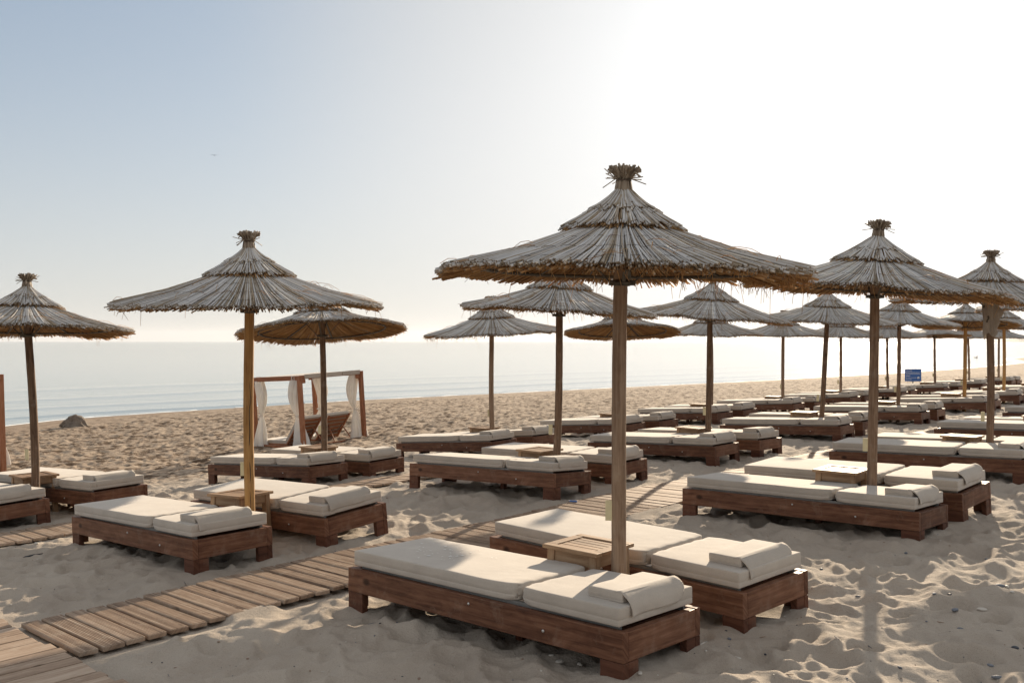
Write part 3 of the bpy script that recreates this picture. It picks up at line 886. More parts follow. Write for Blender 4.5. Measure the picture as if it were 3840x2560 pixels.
parasol(2, 4, 'small thatched parasol behind the slim brown pole', o3[1], tilt=(0, .05), var=1, rot=4.9)
parasol(2, 5, 'distant thatched parasol on a straight pole left of the most leaning pole', o3[2], tilt=(0, .05), var=0, rot=5.8)
parasol(2, 6, 'distant thatched parasol on a knotted pole left of the glowing pole', K1, tilt=(0, .05), var=1, rot=.5)
parasol(2, 7, 'distant thatched parasol on a knotted pole just right of the glowing pole', K0, lean=(-.02, 0), tilt=(0, .05), var=0, rot=1.4)
parasol(2, 8, 'distant thatched parasol on a knotted pole right of the blue sign', K1, lean=(-.008, 0), tilt=(0, -0.05), var=1, rot=2.3)
parasol(2, 9, 'distant thatched parasol behind the orange leaning pole', K0, lean=(-.02, 0), tilt=(0, .05), var=0, rot=3.2)
parasol(2, 10, 'most distant thatched parasol of the seaward row', o3[0], tilt=(0, .05), var=1, rot=4.2)

# ------------------------------------------------------------------ loungers
FL, FW, FB, FG = 2.0, .629, .136, .093       # frame length, width, board height, leg height
def cushion(name, lx, ly, lz, r_foot, r_head, seed, puck=None):
    """upholstered box; x along, origin at the middle of the bottom"""
    rg = random.Random(seed)
    def axis(h, n, extra=()):
        c = [h * math.copysign(abs(t) ** .75, t) for t in np.linspace(-1, 1, n)]
        c += list(extra); return sorted(set(round(v, 5) for v in c))
    hx, hy, hz = lx / 2, ly / 2, lz / 2
    xs = axis(hx, max(9, int(lx / .035)), (-hx + .004, hx - .004, -hx + .012, hx - .012))
    ys = axis(hy, 17, (-hy + .004, hy - .004, -hy + .012, hy - .012))
    zs = sorted(set(round(q, 5) for q in ([-hz, -hz + .006, -hz + .02, -.012 - .003, -.012, -.012 + .003, .01, hz - .02, hz - .006, hz] if hz > .03 else [-hz, -.0145, -.012, -.0095, 0, .011, .016, hz])))
    bm = bmesh.new(); cache = {}
    def vert(p):
        k = tuple(round(c, 5) for c in p)
        if k not in cache: cache[k] = bm.verts.new(p)
        return cache[k]
    def sheet(A, B, f):
        for a in range(len(A) - 1):
            for b in range(len(B) - 1):
                q = [vert(f(A[a], B[b])), vert(f(A[a + 1], B[b])), vert(f(A[a + 1], B[b + 1])), vert(f(A[a], B[b + 1]))]
                fc = bm.faces.new(q); fc.smooth = True
    sheet(xs, ys, lambda a, b: (a, b, hz)); sheet(ys, xs, lambda a, b: (b, a, -hz))
    sheet(xs, zs, lambda a, b: (a, -hy, b)); sheet(zs, xs, lambda a, b: (b, hy, a))
    sheet(zs, ys, lambda a, b: (hx, b, a)); sheet(ys, zs, lambda a, b: (-hx, a, b))
    bmesh.ops.recalc_face_normals(bm, faces=bm.faces[:])
    ox, oy = rg.uniform(0, 50), rg.uniform(0, 50)
    for v in bm.verts:
        x, y, z = v.co
        t = (x + hx) / lx
        r = .0055
        if r_foot > .02: r += (r_foot - .01) * max(0, 1 - (x + hx) / .09) ** 1.5
        if r_head > .02: r += (r_head - .01) * max(0, 1 - (hx - x) / .09) ** 1.5
        r = min(r, hz * .95)
        c = Vector((max(-hx + r, min(hx - r, x)), max(-hy + r, min(hy - r, y)), max(-hz + r, min(hz - r, z))))
        d = Vector((x, y, z)) - c
        if d.length > 1e-6:
            p = c + d.normalized() * r
        else: p = Vector((x, y, z))
        # piping groove along the sides
        side = abs(y) > hy - .002 or abs(x) > hx - .002
        if side and abs(z + .012) < .0015:
            if abs(y) > hy - .002: p.y -= math.copysign(.0020, y)
            if abs(x) > hx - .002: p.x -= math.copysign(.0020, x)
        # soft crown, slight sag and creases
        if z > 0:
            p.z += .003 * (1 - (x / hx) ** 4) * (1 - (y / hy) ** 4) * (z / hz)
            p.z += .004 * (float(vnoise(np.array(x * 5 + ox), np.array(y * 5 + oy), seed)) - .5)
        for e, rr_, dist in ((-1, r_foot, x + hx), (1, r_head, hx - x)):
            if rr_ > .02 and dist < .16:
                k = math.exp(-dist / .05)
                # gathered corners: pinch in the sides, crease
                p.y -= math.copysign(.024 * k * (abs(y) / hy) ** 3, y)
                if abs(y) > hy * .8: p.y += .006 * k * math.sin(z * 190 + dist * 60)
                p.x -= e * .010 * (abs(y) / hy) ** 6 * k
                if z > 0: p.z += .004 * k * math.sin(y * 55 + seed)
        v.co = p + Vector((0, 0, hz))
    me = bpy.data.meshes.new(name); bm.to_mesh(me); bm.free(); me.materials.append(M_cush)
    return me

def flap_mesh(seed):
    """cloth flap falling from the headrest over the end of the cushion; x=0 is the cushion end"""
    rg = random.Random(seed)
    ny, nt = 26, 15
    w = .43
    prof = [(-.075, .048), (-.055, .0505), (-.040, .049), (-.024, .040), (-.008, .026), (.004, .012), (.011, -.004), (.014, -.018), (.0145, -.030), (.014, -.041), (.014, -.050)]
    bm = bmesh.new(); rows = []
    for s in (0, 1):
        g = []
        for j in range(ny):
            t = j / (ny - 1); row = []
            for i, (px, pz) in enumerate(prof):
                a = i / (len(prof) - 1)
                y = t * w
                edge = min(t, 1 - t)
                x = px + .004 * math.sin(t * 9 + seed) * a + .012 * a * math.exp(-t / .06) 
                z = pz
                if t > .86: z = pz + (t - .86) / .14 * a * .045 * ((t - .86) / .14)   # rounded corner at the far side
                z -= .004 * math.exp(-edge / .03) * (1 - a)
                th = .004 * s
                nx, nz = (0, 1) if i < 3 else ((.7, .7) if i < 5 else (1, 0))
                row.append(bm.verts.new((x + nx * th, y, z + nz * th)))
            g.append(row)
        rows.append(g)
    m = len(prof)
    for s in (0, 1):
        for j in range(ny - 1):
            for i in range(m - 1):
                q = [rows[s][j][i], rows[s][j][i + 1], rows[s][j + 1][i + 1], rows[s][j + 1][i]]
                f = bm.faces.new(q if s == 0 else q[::-1]); f.smooth = True
    for j in range(ny - 1):
        for i in (0, m - 1):
            bm.faces.new([rows[0][j][i], rows[0][j + 1][i], rows[1][j + 1][i], rows[1][j][i]])
    for i in range(m - 1):
        for j in (0, ny - 1):
            bm.faces.new([rows[0][j][i], rows[1][j][i], rows[1][j][i + 1], rows[0][j][i + 1]])
    bmesh.ops.recalc_face_normals(bm, faces=bm.faces[:])
    me = bpy.data.meshes.new('flap'); bm.to_mesh(me); bm.free(); me.materials.append(M_cush)
    return me

# local frame: x foot(-2.0) -> head(0), y 0 (near side) -> FW (far side), z 0 = leg bottom
def make_lounger():
    root = empty('sun_lounger', Matrix.Translation((0, 0, -200)))
    zt = FG + FB
    T = .042
    for y in (T / 2, FW - T / 2):
        mb = MB(); mb.box((-FL / 2, y, FG + FB / 2), (FL - .0, T, FB), bevel=.004); mb.build('side_board', M_frame, root)
    for x in (-FL + T / 2, -T / 2):
        mb = MB(); mb.box((x, FW / 2, FG + FB / 2 - .001), (T - .0, FW - 2 * T - .001, FB - .004), grain=1, bevel=.004)
        mb.build('end_board', M_frame, root)
    # the end board faces overlap the side board ends, as on the real frames
    for x0 in (-FL, 0):
        for y0 in (0, FW):
            mb = MB()
            sx = 1 if x0 < 0 else -1; sy = 1 if y0 == 0 else -1
            mb.box((x0 + sx * .066, y0 + sy * .0225, FG / 2 - .045), (.132, .041, FG + .088), grain=0, bevel=.004)
            mb.box((x0 + sx * .0215, y0 + sy * .081, FG / 2 - .045), (.041, .074, FG + .088), grain=1, bevel=.004)
            mb.build('leg', M_leg, root)
    mb = MB(); mb.box((-FL * .45, FW / 2, (FG + .02) / 2 - .03), (.05, .05, FG + .08), grain=2); mb.build('middle_leg', M_leg, root)
    mb = MB()
    for y in (.056, FW - .056):
        mb.box((-FL / 2 + .01, y, zt - .001), (FL - .13, .022, .034), bevel=.002)
    mb.build('rail', M_rail, root)
    mb = MB()
    for k in range(13):
        mb.box((-FL + .12 + k * .147, FW / 2, zt - .022), (.07, FW - .15, .016), grain=1, bevel=.002)
    mb.build('slat_base', M_leg, root)
    for x, z in ((-FL * .5 + .02, .72), (-.47, .42)):
        mb = MB(); p = Vector((x, -.001, FG + FB * z))
        mb.tube([p + Vector((0, .004, 0)), p + Vector((0, -.003, 0)), p + Vector((0, -.0055, 0))], [.008, .0075, .004], 12)
        mb.build('bolt', M_bolt, root)
    g = .017
    jx = -.66
    c1 = cushion('seat_cushion', jx - .006 - (-FL + .035), .592, .083, .01, .040, 5)
    c2 = cushion('head_cushion', -.028 - (jx + .006), .592, .083, .040, .01, 6)
    link('seat_cushion', c1, root, Matrix.Translation(((jx - .006 - FL + .035) / 2, FW / 2, zt + g)))
    hc = link('head_cushion', c2, root, Matrix.Translation(((jx + .006 - .028) / 2, FW / 2, zt + g)))
    top = zt + g + .083
    pl = cushion('headrest', .205, .43, .048, .01, .01, 9)
    hr = link('headrest', pl, root, Matrix.Translation((-.158, .10 + .215, top + .001)))
    link('flap', flap_mesh(2), hr, Matrix.Translation((-.028 + .158, -.215, -.001)))
    return root
LOUNGER = make_lounger()
def lounger_matrix(xb, yb, th, z, tl=0, tw=0):
    """xb,yb,z: head-near corner at leg-bottom level; tl, tw: slopes along and across"""
    c, s = math.cos(R(th)), math.sin(R(th))
    ex = Vector((c, s, tl)).normalized(); ey = Vector((-s, c, tw)); ey = (ey - ex * ey.dot(ex)).normalized(); ez = ex.cross(ey)
    M = Matrix((( ex.x, ey.x, ez.x, xb), (ex.y, ey.y, ez.y, yb), (ex.z, ey.z, ez.z, z), (0, 0, 0, 1)))
    return M
LKIDS = child_map()
_used = [False]
def place_lounger(M, label):
    if not _used[0]: o = LOUNGER; _used[0] = True
    else: o = copy_tree(LOUNGER, None, LKIDS)
    o.matrix_world = M
    rj = random.Random(label)
    for ch in [c for c in (LKIDS[LOUNGER.name] if o is LOUNGER else o.children)]:
        if ch.name.startswith('headrest'):
            ch.matrix_basis = ch.matrix_basis @ Matrix.Translation((rj.uniform(-.012, .004), rj.uniform(-.045, .035), 0)) @ Matrix.Rotation(rj.uniform(-.035, .035), 4, 'Z')
        elif ch.name.startswith('seat_cushion') or ch.name.startswith('head_cushion'):
            ch.matrix_basis = ch.matrix_basis @ Matrix.Translation((0, rj.uniform(-.007, .007), 0)) @ Matrix.Rotation(rj.uniform(-.008, .008), 4, 'Z')
    tag(o, label, 'sun lounger', 'wooden sun loungers in rows on the sand')
    return o
FIT_SLOT = {(0, 0): ('L1', 'L2'), (0, 1): ('L3', 'L4'), (1, 0): ('L5', 'L6'), (2, 0): (None, 'L7'), (2, 1): ('L8', 'L9'), (1, 1): ('L10', 'L11')}
LAB = {
 'L1': 'low wooden lounger in the foreground with white specks on its beige cushion',
 'L2': 'lounger with beige cushions right behind the closest one, past the small table',
 'L3': 'long lounger seen side-on at right, in front of the glowing parasol pole',
 'L4': 'lounger at right whose headrest end stands behind the glowing parasol pole',
 'L5': 'lounger at left front, between the yellow pole and the grooved boardwalk',
 'L6': 'lounger just right of the yellow pole, its cushion partly behind the small table',
 'L7': 'lounger right of the split grey pole, behind the left front lounger',
 'L8': 'lounger side-on behind the yellow pole, in front of the curtained gazebo',
 'L9': 'lounger just behind and right of the one in front of the gazebo',
 'L10': 'lounger side-on left of the largest pole, in front of the dark leaning pole',
 'L11': 'lounger behind the largest pole, its head end beside the boardwalk'}
def side_word(k): return 'camera side' if k == 0 else 'far side'
SPECK_HOST = None
for row, pts in ROWS.items():
    for i, (px, py) in enumerate(pts):
        fit = FIT_SLOT.get((row, i), (None, None))
        rj = random.Random(row * 100 + i)
        th0 = TH + rj.uniform(-2.5, 2.5)
        for k in (0, 1):
            if fit[k]:
                x, y, th, z0, tl, tw = FITS[fit[k]]
                zb = plane(x, y) + z0
                # slopes relative to the world: the tilted beach plane plus the measured tilt
                c, s = math.cos(R(th)), math.sin(R(th))
                sl = .0339 * c - .0092 * s + tl; sw = .0339 * -s - .0092 * c + tw
                if fit[k] == 'L9': zb = gz(x - .5, y + .5) 
                M = lounger_matrix(x, y, th, zb, sl, sw); lab = LAB[fit[k]]
            else:
                th = th0 + rj.uniform(-1.5, 1.5)
                c, s = math.cos(R(th)), math.sin(R(th))
                off = -.68 if k == 0 else .30
                al = .53 + (rj.uniform(-.06, .10) if k == 0 else rj.uniform(-.02, .12))
                x = px + off * -s + al * c; y = py + off * c + al * s
                xa, ya = x - FL * c, y - FL * s; xc, yc = x - FW * s, y + FW * c
                za, zb, zc = gz(xa, ya), gz(x, y), gz(xc, yc)
                M = lounger_matrix(x, y, th, zb, (zb - za) / FL + rj.uniform(-.01, .01), (zc - zb) / FW + rj.uniform(-.02, .02))
                if row == 2 and i == 0: lab = 'lounger cut by the left edge, its head end in front of the split grey pole'
                else: lab = 'lounger on the %s of the %s parasol' % (side_word(k), where(row, i))
            o = place_lounger(M, lab)
            if fit[k] == 'L1': SPECK_HOST = o

# white specks on the closest seat cushion
mb = MB(); rs = random.Random(4)
for q in range(46):
    cx, cy = -FL + .42 + rs.gauss(0, .17), .33 + rs.gauss(0, .10)
    if not (-FL + .08 < cx < -.8 and .08 < cy < .55): continue
    r = rs.choice((.004, .005, .006, .010)); ring_ = []
    n = 7
    vs = [mb.bm.verts.new((cx + r * rs.uniform(.6, 1.3) * math.cos(6.283 * a / n) * 1.4, cy + r * rs.uniform(.6, 1.3) * math.sin(6.283 * a / n), FG + FB + .017 + .083 + .0068 - .003 * (abs((cx + FL / 2 + .33) / .66)) ** 4)) for a in range(n)]
    mb.bm.faces.new(vs)
sp = mb.build('white_specks', M_white, SPECK_HOST); sp['kind'] = 'stuff'; sp['label'] = 'small white spots on the seat cushion'

# ------------------------------------------------------------------ side tables
def make_table():
    root = empty('side_table', Matrix.Translation((0, 0, -200)))
    S, H = .37, .405
    mb = MB(); w = .055; t = .022
    for sy in (-1, 1):
        mb.box((0, sy * (S / 2 - w / 2), H - t / 2), (S, w, t), grain=0, bevel=.005)
    for sx in (-1, 1):
        mb.box((sx * (S / 2 - w / 2), 0, H - t / 2 - .0006), (w, S - 2 * w - .001, t - .001), grain=1, bevel=.003)
    mb.build('top_frame', M_table, root)
    mb = MB(); n = 5; inner = S - 2 * w; bw = inner / n
    for k in range(n):
        mb.box((0, -inner / 2 + bw * (k + .5), H - t / 2 - .003), (inner - .002, bw - .006, t - .008), grain=0, bevel=.002)
    mb.build('slats', M_table, root)
    for sx in (-1, 1):
        for sy in (-1, 1):
            mb = MB(); rot = Matrix.Rotation(-sx * .035, 3, 'Y') @ Matrix.Rotation(sy * .035, 3, 'X')
            mb.box((sx * .148, sy * .148, (H - t) / 2 - .05), (.048, .048, H - t + .098), rot=rot, grain=2, bevel=.004)
            mb.build('leg', M_table, root)
    for a in range(4):
        mb = MB(); rot = Matrix.Rotation(a * math.pi / 2, 3, 'Z')
        c = rot @ Vector((0, -.146, H - t - .036))
        mb.box(c, (.245, .020, .066), rot=rot, grain=0, bevel=.003); mb.build('apron', M_table, root)
    return root
TABLE = make_table(); TKIDS = child_map(); _tu = [False]
TLAB = {(0, 0): 'small square wooden table with one warped slat between the two closest loungers',
        (0, 1): 'small slatted table beside the glowing pole, slats bright with sun',
        (0, 2): 'small slatted table left of the pole with the hung shirt',
        (1, 0): 'small wooden table in front of the yellow pole',
        (1, 1): 'small wooden table left of the dark leaning pole',
        (1, 3): 'small orange-brown table beside the pole that leans farthest',
        (2, 0): 'small wooden table at the left edge beside the split grey pole',
        (2, 1): 'small wooden table in front of the curtained gazebo'}
for row, pts in ROWS.items():
    for i, (px, py) in enumerate(pts):
        rj = random.Random(row * 37 + i + 5)
        th = TH + rj.uniform(-4, 4) + (9 if (row, i) == (1, 0) else 0)
        c, s = math.cos(R(TH)), math.sin(R(TH))
        a, w_ = -.30, .115
        if (row, i) in ((1, 0),): a, w_ = -.34, .13
        x = px + a * c - w_ * s; y = py + a * s + w_ * c
        if not _tu[0]: o = TABLE; _tu[0] = True
        else: o = copy_tree(TABLE, None, TKIDS)
        z = gz(x, y) - .01
        o.matrix_world = Matrix.Translation((x, y, z)) @ Matrix.Rotation(rj.uniform(-.02, .02), 4, 'X') @ Matrix.Rotation(rj.uniform(-.02, .02), 4, 'Y') @ Matrix.Rotation(R(th), 4, 'Z')
        tag(o, TLAB.get((row, i), 'small wooden table at the foot of the %s parasol pole' % where(row, i)), 'side table', 'small wooden tables beside the parasol poles')

# ------------------------------------------------------------------ boardwalks
def walkway(name, label, va, vb, ua, ub, pitch, seed, along='u', sink=0, zoff=.012):
    rs = random.Random(seed)
    mb = MB()
    rot0 = math.atan2(TY, TX)
    if along == 'u':
        # long runners under the boards
        u = ua; k = 0
        while u < ub:
            p = pitch * rs.uniform(.92, 1.08); w = p - rs.uniform(.012, .020)
            a0, b0 = va + rs.uniform(-.006, .006), vb + rs.uniform(-.007, .007)
            x, y = xy_of(u + w / 2, (a0 + b0) / 2)
            z = gz(x, y) + zoff + rs.uniform(-.003, .003) + .006 * math.sin(u * 1.7 + seed) - sink * (.5 + .5 * math.sin(u * 2.3))
            rot = Matrix.Rotation(rot0 + math.pi / 2 + rs.uniform(-.008, .008), 3, 'Z')
            x2, y2 = xy_of(u + w / 2, (a0 + b0) / 2 + .3); x1, y1 = xy_of(u + w / 2, (a0 + b0) / 2 - .3)
            sl = math.atan2(gz(x2, y2) - gz(x1, y1), .6)
            rot = rot @ Matrix.Rotation(-sl, 3, 'Y') @ Matrix.Rotation(rs.uniform(-.03, .03), 3, 'X')
            if u < 14:
                # grooved decking: narrow ridges across each board
                mb.box((x, y, z), (b0 - a0, w, .024), rot=rot, grain=0, bevel=.004)
                ng = 9
                if u < 7 and along == 'u':
                    for q in range(ng):
                        yy = (q - (ng - 1) / 2) * (w - .018) / (ng - 1)
                        pz = Vector((x, y, z)) + rot @ Vector((0, yy, .0128))
                        mb.box(pz, (b0 - a0 - .012, (w - .018) / (ng - 1) * .52, .0028), rot=rot, grain=0, bevel=0)
            else:
                mb.box((x, y, z), (b0 - a0, w, .024), rot=rot, grain=0, bevel=0)
            u += p; k += 1
    else:
        v = va
        while v < vb:
            p = pitch * rs.uniform(.93, 1.07); w = p - rs.uniform(.010, .018)
            a0, b0 = ua + rs.uniform(-.02, .02), ub + rs.uniform(-.02, .015)
            x, y = xy_of((a0 + b0) / 2, v + w / 2)
            z = gz(x, y) + zoff + rs.uniform(-.003, .003)
            x2, y2 = xy_of((a0 + b0) / 2 + .4, v + w / 2); x1, y1 = xy_of((a0 + b0) / 2 - .4, v + w / 2)
            sl = math.atan2(gz(x2, y2) - gz(x1, y1), .8)
            rot = Matrix.Rotation(rot0 + rs.uniform(-.006, .006), 3, 'Z') @ Matrix.Rotation(-sl, 3, 'Y') @ Matrix.Rotation(rs.uniform(-.03, .03), 3, 'X')
            mb.box((x, y, z), (b0 - a0, w, .024), rot=rot, grain=0, bevel=.004)
            v += p
    o = mb.build(name, M_plank)
    return tag(o, label, kind='structure')
walkway('boardwalk', 'main plank path of grooved boards running between the lounger rows', 4.89, 5.73, 1.93, 46, .122, 1)
walkway('boardwalk', 'plank path crossing the bottom left corner', 1.2, 5.84, -.1, 1.885, .108, 2, along='v', zoff=.008)
walkway('boardwalk', 'half buried plank path behind the left loungers', 8.57, 9.18, -2.5, 40, .135, 3, sink=.012, zoff=.006)
# ------------------------------------------------------------------ curtained gazebos with reclined loungers
def curtain(seed, h=1.62, w0=.20, w1=.26, side=1, flare=.06):
    """gathered curtain hanging down from z=0 to -h, tied in the middle; returns mesh"""
    bm = bmesh.new(); n, m = 44, 30; rows = []
    for j in range(m + 1):
        t = j / m; z = -h * t
        tie = .55
        if t < tie: w = w0 * (1 - (t / tie) ** 2.2) + .035 + .05 * math.sin(math.pi * t / tie)
        else: w = .035 + (w1 - .035) * ((t - tie) / (1 - tie)) ** .65
        cx = side * (.05 + .10 * math.sin(math.pi * min(t / tie, 1) * .9)) * (1 if t < tie else max(0, 1 - (t - tie) * 3)) 
        row = []
        for i in range(n):
            a = i / n * 2 * math.pi
            f = 1 + .22 * math.sin(a * 5 + seed + t * 2.0) + .12 * math.sin(a * 9 + seed * 2)
            x = cx + w / 2 * math.cos(a) * f
            y = (w * .32 + .012) * math.sin(a) * f + .01 * math.sin(t * 7 + seed)
            row.append(bm.verts.new((x, y, z)))
        rows.append(row)
    for j in range(m):
        for i in range(n):
            f = bm.faces.new([rows[j][i], rows[j][(i + 1) % n], rows[j + 1][(i + 1) % n], rows[j + 1][i]]); f.smooth = True
    me = bpy.data.meshes.new('curtain'); bm.to_mesh(me); bm.free(); me.materials.append(M_curtain)
    return me

GS, GH = 1.95, 2.0
def gazebo(M, label, full=True):
    root = empty('gazebo', M); tag(root, label, 'gazebo', 'curtained wooden gazebos by the water')
    h = GS / 2
    # local x: foot -> head (towards the rows), y: across
    for sx in (-1, 1):
        for sy in (-1, 1):
            mb = MB(); mb.box((sx * h, sy * h, GH / 2 - .12), (.098, .098, GH + .24), grain=2, bevel=.005)
            p = mb.build('post', M_redwood, root)
            for ax in (0, 1):
                mb = MB(); off = [0, 0]; off[ax] = -(sx, sy)[ax] * .105
                d = (.125, .045, .10) if ax == 0 else (.045, .125, .10)
                mb.box((sx * h + off[0], sy * h + off[1], GH - .135), d, bevel=.02)
                mb.build('bracket', M_redwood, p)
    for s in (-1, 1):
        mb = MB(); mb.box((0, s * h, GH - .052), (GS + .16, .055, .11), grain=0, bevel=.004); mb.build('beam', M_redwood, root)
        mb = MB(); mb.box((s * h, 0, GH - .043), (.05, GS - .052, .082), grain=1, bevel=.004); mb.build('beam', M_redwood, root)
    # rolled canvas strips along the head side beam and the roof slats behind it
    for k in range(3):
        mb = MB(); mb.box((h + .034, -h + .42 + k * .60, GH - .020), (.016, .585, .105), bevel=.006); mb.build('canvas_panel', M_canvas, root)
    for k in range(3):
        mb = MB(); mb.box((-h + .45 + k * .53, 0, GH + .006), (.40, GS - .10, .006), bevel=0); mb.build('roof_canvas', M_canvas, root)
    # base
    for s in (-1, 1):
        mb = MB(); mb.box((0, s * (h - .03), .155), (GS - .105, .045, .25), grain=0, bevel=.004); mb.build('base_board', M_redwood, root)
        mb = MB(); mb.box((s * (h - .03), 0, .155), (.045, GS - .12, .25), grain=1, bevel=.004); mb.build('base_board', M_redwood, root)
    for i, (sx, sy) in enumerate(((-1, -1), (1, -1), (-1, 1), (1, 1))):
        c = curtain(3 + i * 1.7, h=1.66, side=-sx, w0=.22 if i != 3 else .18, w1=.40)
        cm = link('curtain', c, root, Matrix.Translation((sx * (h - .13), sy * (h - .05), GH - .09)) @ Matrix.Rotation(.35 * i, 4, 'Z'))
        mb = MB(); ring(mb, .036, 0, .014, 16); mb.build('tie', M_curtain, cm, Matrix.Translation((-sx * .05, 0, -1.62 * .55)) @ Matrix.Diagonal((1.2, 1, 1.6, 1)))
        for q in range(3):
            mb = MB()
            ring(mb, .060, 0, .010, 12, 5)
            mb.build('loop', M_curtain, cm, Matrix.Translation((-sx * (.0 + .07 * q), 0, .045)) @ Matrix.Rotation(math.pi / 2, 4, 'Y'))
    return root

def recliner(M, label):
    root = empty('reclining_lounger', M); tag(root, label, 'reclining lounger', 'loungers with raised backs inside the gazebos')
    W = .74
    mb = MB(); mb.box((-.48, 0, .285), (1.15, W, .03), grain=0, bevel=.004); mb.build('seat_frame', M_redwood, root)
    c = cushion('seat_cushion', 1.10, W - .06, .085, .02, .01, 15)
    link('seat_cushion', c, root, Matrix.Translation((-.49, 0, .301)))
    ang = R(-47)
    B = Matrix.Translation((.10, 0, .30)) @ Matrix.Rotation(ang, 4, 'Y')
    bl = .84
    mb = MB()
    for s in (-1, 1): mb.box((bl / 2, s * (W / 2 - .035), 0), (bl, .05, .035), grain=0)
    back = mb.build('back_frame', M_redwood, root, B)
    for k in range(6):
        mb = MB(); mb.box((.08 + k * .135, 0, .004), (.085, W - .125, .016), grain=1, bevel=.002); mb.build('slat', M_redwood, back)
    c2 = cushion('back_cushion', bl - .01, W - .04, .085, .01, .01, 16)
    link('back_cushion', c2, root, B @ Matrix.Translation((bl / 2 + .01, 0, .019)))
    for s in (-1, 1):
        mb = MB()
        p0 = B @ Vector((.50, s * (W / 2 - .16), -.02)); p1 = Vector((.78, s * (W / 2 - .08), .24))
        mb.tube([p0, p1], [.018, .018], 6, smooth=False); mb.build('prop', M_redwood, root)
    mb = MB()
    pts = [B @ Vector((.52, -W / 2 + .12, -.03))] + [B @ Vector((.34 - .10 * math.cos((t - .5) * 2.6), (t - .5) * (W - .3), -.06)) for t in (.2, .4, .6, .8)] + [B @ Vector((.52, W / 2 - .12, -.03))]
    mb.tube(pts, .011, 5); mb.build('cord', M_rope, root)
    return root

def tilt_frame(x, y, z, th, slope_right):
    # slope_right: rise per metre towards the camera's right
    ex = Vector((math.cos(R(th)), math.sin(R(th)), 0)); ey = Vector((-ex.y, ex.x, 0))
    ex.z = slope_right * ex.x; ey.z = slope_right * ey.x
    ex.normalize(); ey = (ey - ex * ey.dot(ex)).normalized(); ez = ex.cross(ey)
    return Matrix(((ex.x, ey.x, ez.x, x), (ex.y, ey.y, ez.y, y), (ex.z, ey.z, ez.z, z), (0, 0, 0, 1)))
G1 = tilt_frame(-5.2, 24.2, -1.36, -40, .062)
gazebo(G1, 'wooden gazebo with tied white curtains standing near the water')
recliner(G1 @ Matrix.Translation((-.02, -.45, 0)), 'slatted lounger with raised back, left one inside the curtained gazebo')
recliner(G1 @ Matrix.Translation((.0, .45, 0)), 'slatted lounger with raised back, right one inside the curtained gazebo')
G2 = tilt_frame(-11.2, 18.1, gz(-11.2, 18.1) + .22, -48, .03)
gazebo(G2, 'wooden gazebo whose corner post just enters at the left edge')

# ------------------------------------------------------------------ blue beach sign
def text_mesh(s, size, name):
    cu = bpy.data.curves.new(name, 'FONT'); cu.body = s; cu.size = size; cu.extrude = .001
    o = bpy.data.objects.new(name, cu); COL.objects.link(o)
    dg = bpy.context.evaluated_depsgraph_get(); dg.update()
    me = bpy.data.meshes.new_from_object(o.evaluated_get(dg))
    bpy.data.objects.remove(o)
    me.materials.clear(); me.materials.append(M_white)
    return me
SY = 45.0; SX = (3424 - 1920) / 3500 * SY
sg = empty('beach_sign', Matrix.Translation((SX, SY, gz(SX, SY))) @ Matrix.Rotation(-.14, 4, 'Z'))
tag(sg, 'blue sign board on posts at the back of the beach', 'sign')
zt = 1.49 - (1404 - 1278) / 3500 * SY - gz(SX, SY)
M_signblue = plain('blue_sign_paint', (.035, .12, .36), .5, 0, .08, 6)
mb = MB(); mb.box((0, 0, zt), (.755, .02, .60), bevel=.004); mb.build('board', M_signblue, sg)
mb = MB(); mb.box((0, .035, zt / 2 - .1), (.05, .04, zt + .3), grain=2); mb.build('post', M_signpost if 'M_signpost' in globals() else M_rail, sg)
for s, size, x, z in (('ΤΕΛΟΣ', .085, -.33, .175), ('ΒΡΑΒΕΥΜΕΝΗΣ ΑΚΤΗΣ', .056, -.33, .10), ('END', .10, -.33, -.07), ('OF THE AWARDED', .056, -.33, -.15), ('SEASHORE', .056, -.33, -.22)):
    link('lettering', text_mesh(s, size, 'lettering'), sg, Matrix.Translation((x, -.0115, zt + z)) @ Matrix.Rotation(math.pi / 2, 4, 'X'))
mb = MB()
pts = [(-.33 + .66 * i / 60, -.013, zt + .065 + .010 * math.sin(i * .63)) for i in range(61)]
mb.tube(pts, .008, 5); mb.build('wave_line', M_white, sg)
mb = MB(); mb.tube([(.24, -.010, zt - .13), (.24, -.014, zt - .13)], [.052, .052], 24); em = mb.build('round_emblem', M_white, sg)
mb = MB(); mb.tube([(.255, -.0142, zt - .15), (.255, -.016, zt - .15)], [.022, .022], 16); mb.build('emblem_mark', M_signblue, em)

# ------------------------------------------------------------------ heap by the waterline, bird, swimmer, shirt, lighter
def heap():
    bm = bmesh.new(); bmesh.ops.create_icosphere(bm, subdivisions=5, radius=1)
    for v in bm.verts:
        p = v.co.copy()
        n = sum(a * (float(vnoise(np.array(p.x * f + 7), np.array(p.y * f + p.z * f * .7 + 3), 5)) - .5) for f, a in ((1.7, .45), (4.1, .22), (9.7, .10), (21., .05)))
        r = 1 + n
        z = p.z * r
        spread = 1 + .45 * max(0, -p.z + .2)
        v.co = Vector((p.x * r * .36 * spread, p.y * r * .30 * spread, z * .30 * (1 if z > 0 else .4)))
    me = bpy.data.meshes.new('rock_heap'); bm.to_mesh(me); bm.free()
    for p in me.polygons: p.use_smooth = True
    me.materials.append(plain('damp_grey_sandstone', (.17, .135, .105), .9, 0, .3, 6))
    return me
HY = 33.0; HX = (281 - 1920) / 3500 * HY
tag(link('boulder', heap(), None, Matrix.Translation((HX, HY, gz(HX, HY) + .06)) @ Matrix.Rotation(.3, 4, 'Z') @ Matrix.Diagonal((1.05, 1, 1.15, 1))), 'rough grey heap of rock beside the water at left', 'rock')

